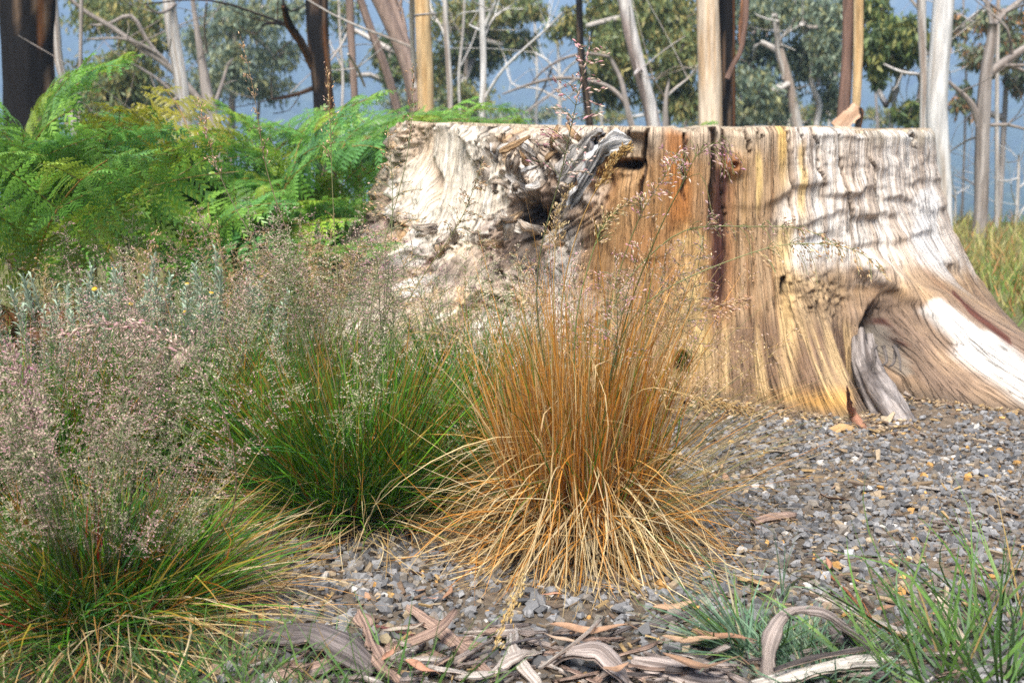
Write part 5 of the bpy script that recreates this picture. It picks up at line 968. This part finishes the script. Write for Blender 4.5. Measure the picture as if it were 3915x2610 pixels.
MARKS = [(1330, 2480, 'the broad dark bark sheet'), (1440, 2480, 'the long grey strip under the fibrous tuft'), (1740, 2460, 'the straight pinkish bark strip'), (1975, 2520, 'the pale split bark strip'), (2290, 2490, 'the arched grey bark strip'), (2600, 2560, 'the wide flat bark slab'), (2560, 2365, 'the dark charred bark piece'),
         (2880, 2480, 'the spiky green tuft'), (3100, 2400, 'the hooped bark curl'), (3350, 2480, 'the slate grey bark sheet'), (3640, 2380, 'the cream wood splinter'), (3190, 1900, 'the lone pinkish leaf'), (2950, 1980, 'the half buried brown wood piece'), (3230, 1640, 'the tan wood slab at the stump foot'), (3600, 1620, 'the orange tan stone'),
         (3700, 2020, 'the grey stick in front of the roots'), (3300, 2280, 'the orange brown forked twig'), (2720, 2210, 'the stubby grey bark piece'), (2580, 2215, 'the slender grey twig'), (2150, 2250, 'the straw skirt of the golden tussock'), (1500, 2200, 'the gravel below the green tussock'), (3475, 2140, 'the bright orange stone'), (3245, 2130, 'the pale grey standing stone'), (2700, 1800, 'the right side of the golden tussock'), (3850, 2250, 'the grass at the photo edge')]
def near(X, Y): return min(MARKS, key=lambda m_: math.hypot(m_[0]-X, (m_[1]-Y)*1.6))[2]
rb3 = np.random.RandomState(55)
SHRED = []
for k in range(130):                                    # small unnamed shreds of the bark heap along the bottom edge
    X = rb3.uniform(950, 2900) if k < 112 else rb3.uniform(2900, 3600); Y = rb3.uniform(2400, 2610); a = rb3.uniform(-.8, .8); Ls = rb3.uniform(90, 300)
    SHRED.append(bark('%s %s bark shred beside %s' % ('long narrow' if Ls > 195 else 'small', ['grey', 'reddish brown', 'pale', 'dark'][k % 4], near(X+Ls/2, Y)), [(X, Y, .012), (X+Ls*.5*math.cos(a), Y+Ls*.3*math.sin(a)+rb3.uniform(-7, 7), rb3.uniform(.012, .045)), (X+Ls*math.cos(a), Y+Ls*.6*math.sin(a), .012)], [rb3.uniform(4, 14), rb3.uniform(7, 28), rb3.uniform(3, 10)], rb3.uniform(.3, 1.3), [GB, RB2, PB2, DB][k % 4], seed=60+k, rag=.35, name='bark_shred'))

# ------------------------------------------------------------------ fallen leaves and twigs
def leaf_mesh(seed, col):
    rng = np.random.RandomState(seed); B = Buf(); m = 14; t = np.linspace(0, 1, m); wd = np.sin(np.pi*np.clip(t, 0, 1)**.8)*.125*rng.uniform(.8, 1.2)+.004; cv_ = rng.uniform(-.25, .25)
    P = np.stack([t-.5, cv_*(t-.5)**2*1.2, rng.uniform(.1, .5)*(t-.5)**2+.02*np.sin(t*9+seed)], -1); u = np.array([-1, -.5, 0, .5, 1.]); zz = np.array([.05, .012, 0, .012, .05])*rng.uniform(-.4, 1.6)
    V = P[:, None]+np.stack([np.zeros((m, 5)), wd[:, None]*u[None], np.broadcast_to(zz, (m, 5))*(wd[:, None]/.12)], -1); i = np.arange(m*5).reshape(m, 5)
    F = np.stack([i[:-1, :-1], i[:-1, 1:], i[1:, 1:], i[1:, :-1]], -1).reshape(-1, 4); n = m*5
    C = mixc(np.tile(W([col]), (n, 1)), np.array(col)*.6, sst(.1, .5, fbm(V.reshape(-1, 3)[:, 0]*9, V.reshape(-1, 3)[:, 1]*9, s=seed))); V = V.reshape(-1, 3); V2 = V-np.array([0, 0, .006])
    e = np.concatenate([i[:, 0], i[-1, 1:], i[::-1, 4][1:], i[0, ::-1][1:-1]]); e2 = np.roll(e, -1)
    B.add(np.concatenate([V, V2]), [F, F[:, ::-1]+n, np.stack([e, e+n, e2+n, e2], -1)], np.concatenate([C, C*.8]))
    B.add(*tube([np.array([.5, V[i[-1, 2], 1], V[i[-1, 2], 2]]), np.array([.62, V[i[-1, 2], 1]+.03, .02])], [.008, .006], 4, .1, None, np.array(col)*.7, 0)); return B.mesh('gum_leaf')
LM = [leaf_mesh(k, [(.42, .25, .15), (.48, .31, .19), (.36, .20, .12), (.50, .36, .25), (.40, .33, .26), (.46, .24, .15)][k % 6]) for k in range(9)]
LEAVES = [(2250, 2420, 250, -.15, 'large tan fallen leaf with a dark stem lying above the arched bark strip'), (2640, 2450, 190, -.35, 'curled tan fallen leaf at the edge of the grass left of the hooped curl'), (2760, 2440, 200, -.6, 'broad pinkish tan leaf partly under green blades'),
          (2170, 2460, 160, .1, 'pale tan leaf beneath the thin forked twig'), (1540, 2420, 140, .35, 'orange pink bark leaf under the crossing strips'), (1600, 2560, 150, -.8, 'salmon coloured leaf low at the bottom edge'), (2680, 2540, 260, -.5, 'long narrow brown leaf below the curled tan leaf'),
          (2580, 2330, 150, .25, 'brown leaf on the dark charred bark piece'), (3190, 1900, 110, -.6, 'pinkish leaf alone on gravel in the middle of the gravel'), (1280, 2130, 60, .4, 'small yellow leaf under the green tussock'), (3890, 2180, 110, 1.0, 'tan leaf at the photo edge beside green blades'),
          (3380, 2330, 70, .3, 'small orange leaf among gravel behind the white strip'), (3450, 2430, 90, -.4, 'pinkish leaf behind the slate bark sheet'), (2970, 1730, 90, .1, 'small grey leaf on dark soil near the stump'), (1490, 2510, 100, 1.2, 'grey leaf curled under crossing bark strips'), (2350, 2560, 110, .6, 'brown leaf tucked beneath the arched strip')]
rng = np.random.RandomState(31)
def put_leaf(X, Y, Lpx, rz, label, k, lift=.012):
    p = g3(X, Y, lift); o = add('fallen_leaf', LM[k % 9], M['dead_leaf'], None, p+[0, 0, float(hgt(p[0], p[1]))], (rng.normal(0, .22), rng.normal(0, .16), rz), wpx(Lpx, p[1]*1.05)*1.05); return tag(o, label, 'leaf', 'fallen gum leaves')
for k, (X, Y, Lp, rz, lab) in enumerate(LEAVES): put_leaf(X, Y, Lp*1.15, rz, lab, k, .055 if Y > 2380 else .014)
for k in range(40):
    X, Y, q = rng.uniform(1300, 3850), rng.uniform(1750, 2580), rng.randint(9); put_leaf(X, Y, rng.uniform(40, 95), rng.uniform(0, 6.28), 'small dry %s leaf lying near %s' % (['tan', 'light tan', 'dark brown', 'beige', 'greyish', 'reddish'][q % 6], near(X, Y)), q, .014)
def twig(label, pts, r0, col, seed, fork=None, name='twig'):
    P = [g3(*q) for q in pts]; o = P[0].copy(); B = Buf(); cf = lambda V, th, L: mixc(np.tile(W([col]), (len(V), 1)), np.array(col)*.5, sst(-.2, .4, fbm(th, L*40, s=seed)))
    B.add(*tube([q-o for q in P], np.linspace(r0, r0*.6, len(P)), 7, .012, cf, rough=.12, seed=seed, rfreq=30))
    for fk in (fork or []): Q = [g3(*q)-o for q in fk]; B.add(*tube(Q, np.linspace(r0*.7, r0*.4, len(Q)), 6, .012, cf, rough=.12, seed=seed+1, rfreq=30))
    ob = add(name, B.mesh('twig'), M['strip'], None, o); return tag(ob, label, 'twig', 'twigs on the ground')
twig('thin dark forked twig lying across the tan leaves', [(1640, 2560, .03), (1800, 2510, .035), (1960, 2455, .04), (2090, 2430, .04), (2220, 2425, .03)], .0032, (.16, .14, .14), 1, [[(2060, 2440, .04), (2075, 2480, .03)], [(2080, 2430, .04), (2095, 2400, .05)]])
twig('orange brown forked twig slanting over the gravel behind the bark', [(3165, 2190, .012), (3230, 2250, .015), (3300, 2330, .02), (3360, 2390, .02), (3440, 2440, .012)], .0034, (.42, .17, .08), 2, [[(3330, 2360, .02), (3300, 2300, .016), (3270, 2250, .012)]])
twig('grey stick on gravel in front of the stump roots', [(3560, 1990, .008), (3680, 2010, .012), (3800, 2050, .01), (3900, 2085, .008)], .004, (.26, .21, .18), 3)
twig('dark red stem under the crossing bark strips', [(1440, 2390, .02), (1500, 2405, .025), (1580, 2425, .02)], .0035, (.2, .08, .07), 4)
twig('slender grey twig right of the dark wood piece', [(2560, 2160, .01), (2580, 2210, .012), (2605, 2285, .01)], .004, (.28, .25, .23), 5)
twig('brown stick buried in gravel below the pinkish leaf', [(3230, 2200, .008), (3300, 2240, .012), (3400, 2290, .008)], .0045, (.24, .19, .16), 6)
twig('pale grey stick leaning on gravel near the grass tuft', [(3440, 2030, .008), (3480, 2080, .014), (3520, 2120, .02)], .004, (.4, .36, .32), 7)
for k in range(34):
    X, Y = rng.uniform(1300, 3850), rng.uniform(1750, 2560); a = rng.uniform(-.9, .9); Lp = rng.uniform(40, 150)
    twig('short thin %s twig lying near %s' % (['brown', 'light brown', 'dark', 'straw coloured'][k % 4], near(X+Lp/2, Y)), [(X, Y, .01), (X+Lp*.5*math.cos(a)+rng.uniform(-8, 8), Y+Lp*.35*math.sin(a), .014), (X+Lp*math.cos(a), Y+Lp*.7*math.sin(a), .009)], rng.uniform(.0012, .003), [(.26, .2, .17), (.38, .3, .24), (.2, .13, .1), (.45, .37, .28)][k % 4], 20+k)
for k, (X, Y, s_, col, lab) in enumerate([(3590, 1515, 22, (.5, .33, .18), 'orange tan stone at the foot of the right root'), (3740, 1625, 16, (.42, .38, .31), 'pale rounded stone below the right root'), (3245, 2130, 28, (.42, .42, .42), 'pale grey stone standing out among darker gravel'), (3475, 2140, 18, (.6, .42, .22), 'bright orange stone in the gravel')]):
    p = gnd(X, Y); rs = np.random.RandomState(k); v, f, c = chunks(np.zeros((1, 3)), np.array([wpx(s_, p[1])]), np.array([col]), rs)
    tag(add('stone', make_mesh('big_stone', v, f, c, smooth=False), M['stone'], None, p+[0, 0, wpx(s_, p[1])*.4]), lab, 'stone', 'larger stones')

# ------------------------------------------------------------------ green grass in the foreground, meadow behind
def tuft(label, spots, seed, group='green grass tufts in the foreground', name='grass_tuft'):
    rng = np.random.RandomState(seed); b0 = gnd(*spots[0][0]); root = empty(name, b0, label, 'grass', group)
    class Sh(Buf):
        def add(s, V, F, C, U=None): Buf.add(s, np.asarray(V)-b0, F, C, U)
    B = Sh()
    for xy, kw in spots: blades(B, rng, base=gnd(*xy), **kw)
    tag(add('blades', B.mesh('tuft_blades'), M['blade'], root), kind='stuff')
FRESH = [(.085, .165, .03), (.06, .13, .028), (.12, .20, .05), (.10, .17, .075), (.25, .17, .06)]; FRW = [4, 4, 3, 2, .6]
BLUE = [(.13, .22, .13), (.10, .19, .11), (.18, .26, .16), (.30, .27, .15)]; BLW = [4, 4, 3, .8]
tuft('green grass tuft sweeping in from the lower right corner', [((3560, 2640), dict(n=95, rb=.15, z0=0, L=(.12, .34), phi0=(.1, 1.15), bend=(0, .7), wd=.0056, pal=FRESH, palw=FRW)), ((3800, 2600), dict(n=140, rb=.15, z0=0, L=(.14, .44), phi0=(.1, 1.05), bend=(0, .6), wd=.0056, pal=FRESH, palw=FRW)), ((3930, 2450), dict(n=70, rb=.1, z0=0, L=(.15, .40), phi0=(.1, 1.0), bend=(0, .6), wd=.0040, pal=FRESH, palw=FRW))], 1)
tuft('low bluish green grass tuft under the hooped bark curl', [((3080, 2520), dict(n=420, rb=.11, z0=0, L=(.05, .12), phi0=(.2, 1.2), bend=(0, .5), wd=.0042, pal=BLUE, palw=BLW)), ((3160, 2610), dict(n=300, rb=.12, z0=0, L=(.05, .11), phi0=(.2, 1.2), bend=(0, .5), wd=.0042, pal=BLUE, palw=BLW))], 2)
tuft('spiky green tuft left of the hooped bark curl', [((2880, 2500), dict(n=150, rb=.04, z0=0, L=(.08, .26), phi0=(.3, 1.3), bend=(0, .4), wd=.0040, pal=BLUE+FRESH[:2], palw=[4, 4, 3, .6, 3, 3], az=(1.8, 4.2))), ((2880, 2490), dict(n=60, rb=.05, z0=0, L=(.08, .2), phi0=(.3, 1.2), bend=(0, .5), wd=.0038, pal=FRESH, palw=FRW))], 3)
tuft('short bright green grass along the bottom edge, left side', [((X_, Y_), dict(n=105, rb=.14, z0=0, L=(.06, .20), phi0=(.05, .95), bend=(0, .6), wd=.0036, pal=FRESH, palw=FRW)) for X_, Y_ in [(150, 2640), (420, 2650), (680, 2640), (900, 2660), (1150, 2690), (1500, 2700), (20, 2580)]], 4)
tuft('upright thin green shoots beside the hooped bark curl', [((2990, 2310), dict(n=7, rb=.012, z0=0, L=(.10, .20), phi0=(0, .35), bend=(-.1, .3), wd=.0042, pal=BLUE, palw=BLW))], 5)
rng = np.random.RandomState(61); B_ = Buf()
MEAD = [(.30, .28, .07), (.38, .30, .10), (.18, .24, .05), (.42, .36, .16), (.36, .17, .06), (.12, .20, .04)]
for k in range(170):
    y = rng.uniform(6.2, 12.6); x = rng.uniform(1.6, 6.0)*y/9.0
    blades(B_, rng, 58, np.array([x, y, float(hgt(x, y))]), .32, 0, (.07, .22), (0, .6), (0, .6), .0085, MEAD, [4, 3.5, 1.6, 3.2, 2, 1.2] if y > 8 else [2, 1.5, 4, 1, 2, 4.5], nseg=4)
for k in range(90):
    y = rng.uniform(6.4, 12.4); x = rng.uniform(-4.6, 1.6)*y/9.0
    blades(B_, rng, 34, np.array([x, y, float(hgt(x, y))]), .35, 0, (.18, .4), (0, .6), (0, .6), .009, MEAD, [3, 3, 4, 1, 1, 4], nseg=4)
tag(add('meadow_grass', B_.mesh('meadow_grass'), M['blade']), 'yellow green meadow grass with rusty seed heads beyond the stump', 'grass', kind='stuff')

# ------------------------------------------------------------------ air
hv = np.array([[x, y, z] for z in (-45, 235) for x, y in ((-1600, -1000), (1600, -1000), (1600, 1900), (-1600, 1900))], float)
hf = np.array([[0, 3, 2, 1], [4, 5, 6, 7], [0, 1, 5, 4], [1, 2, 6, 5], [2, 3, 7, 6], [3, 0, 4, 7]])
hm = bpy.data.materials.new('haze'); t, N, L = nodes_of(hm); o_ = N.new('ShaderNodeOutputMaterial'); pv = N.new('ShaderNodeVolumePrincipled')
pv.inputs['Color'].default_value = (.44, .66, 1.0, 1); pv.inputs['Density'].default_value = .0015; pv.inputs['Anisotropy'].default_value = -0.3
L.new(pv.outputs[0], o_.inputs['Volume'])
hz = add('haze', make_mesh('haze', hv, hf, smooth=False), hm); tag(hz, 'blue mountain haze filling the valley air', 'haze', kind='stuff')
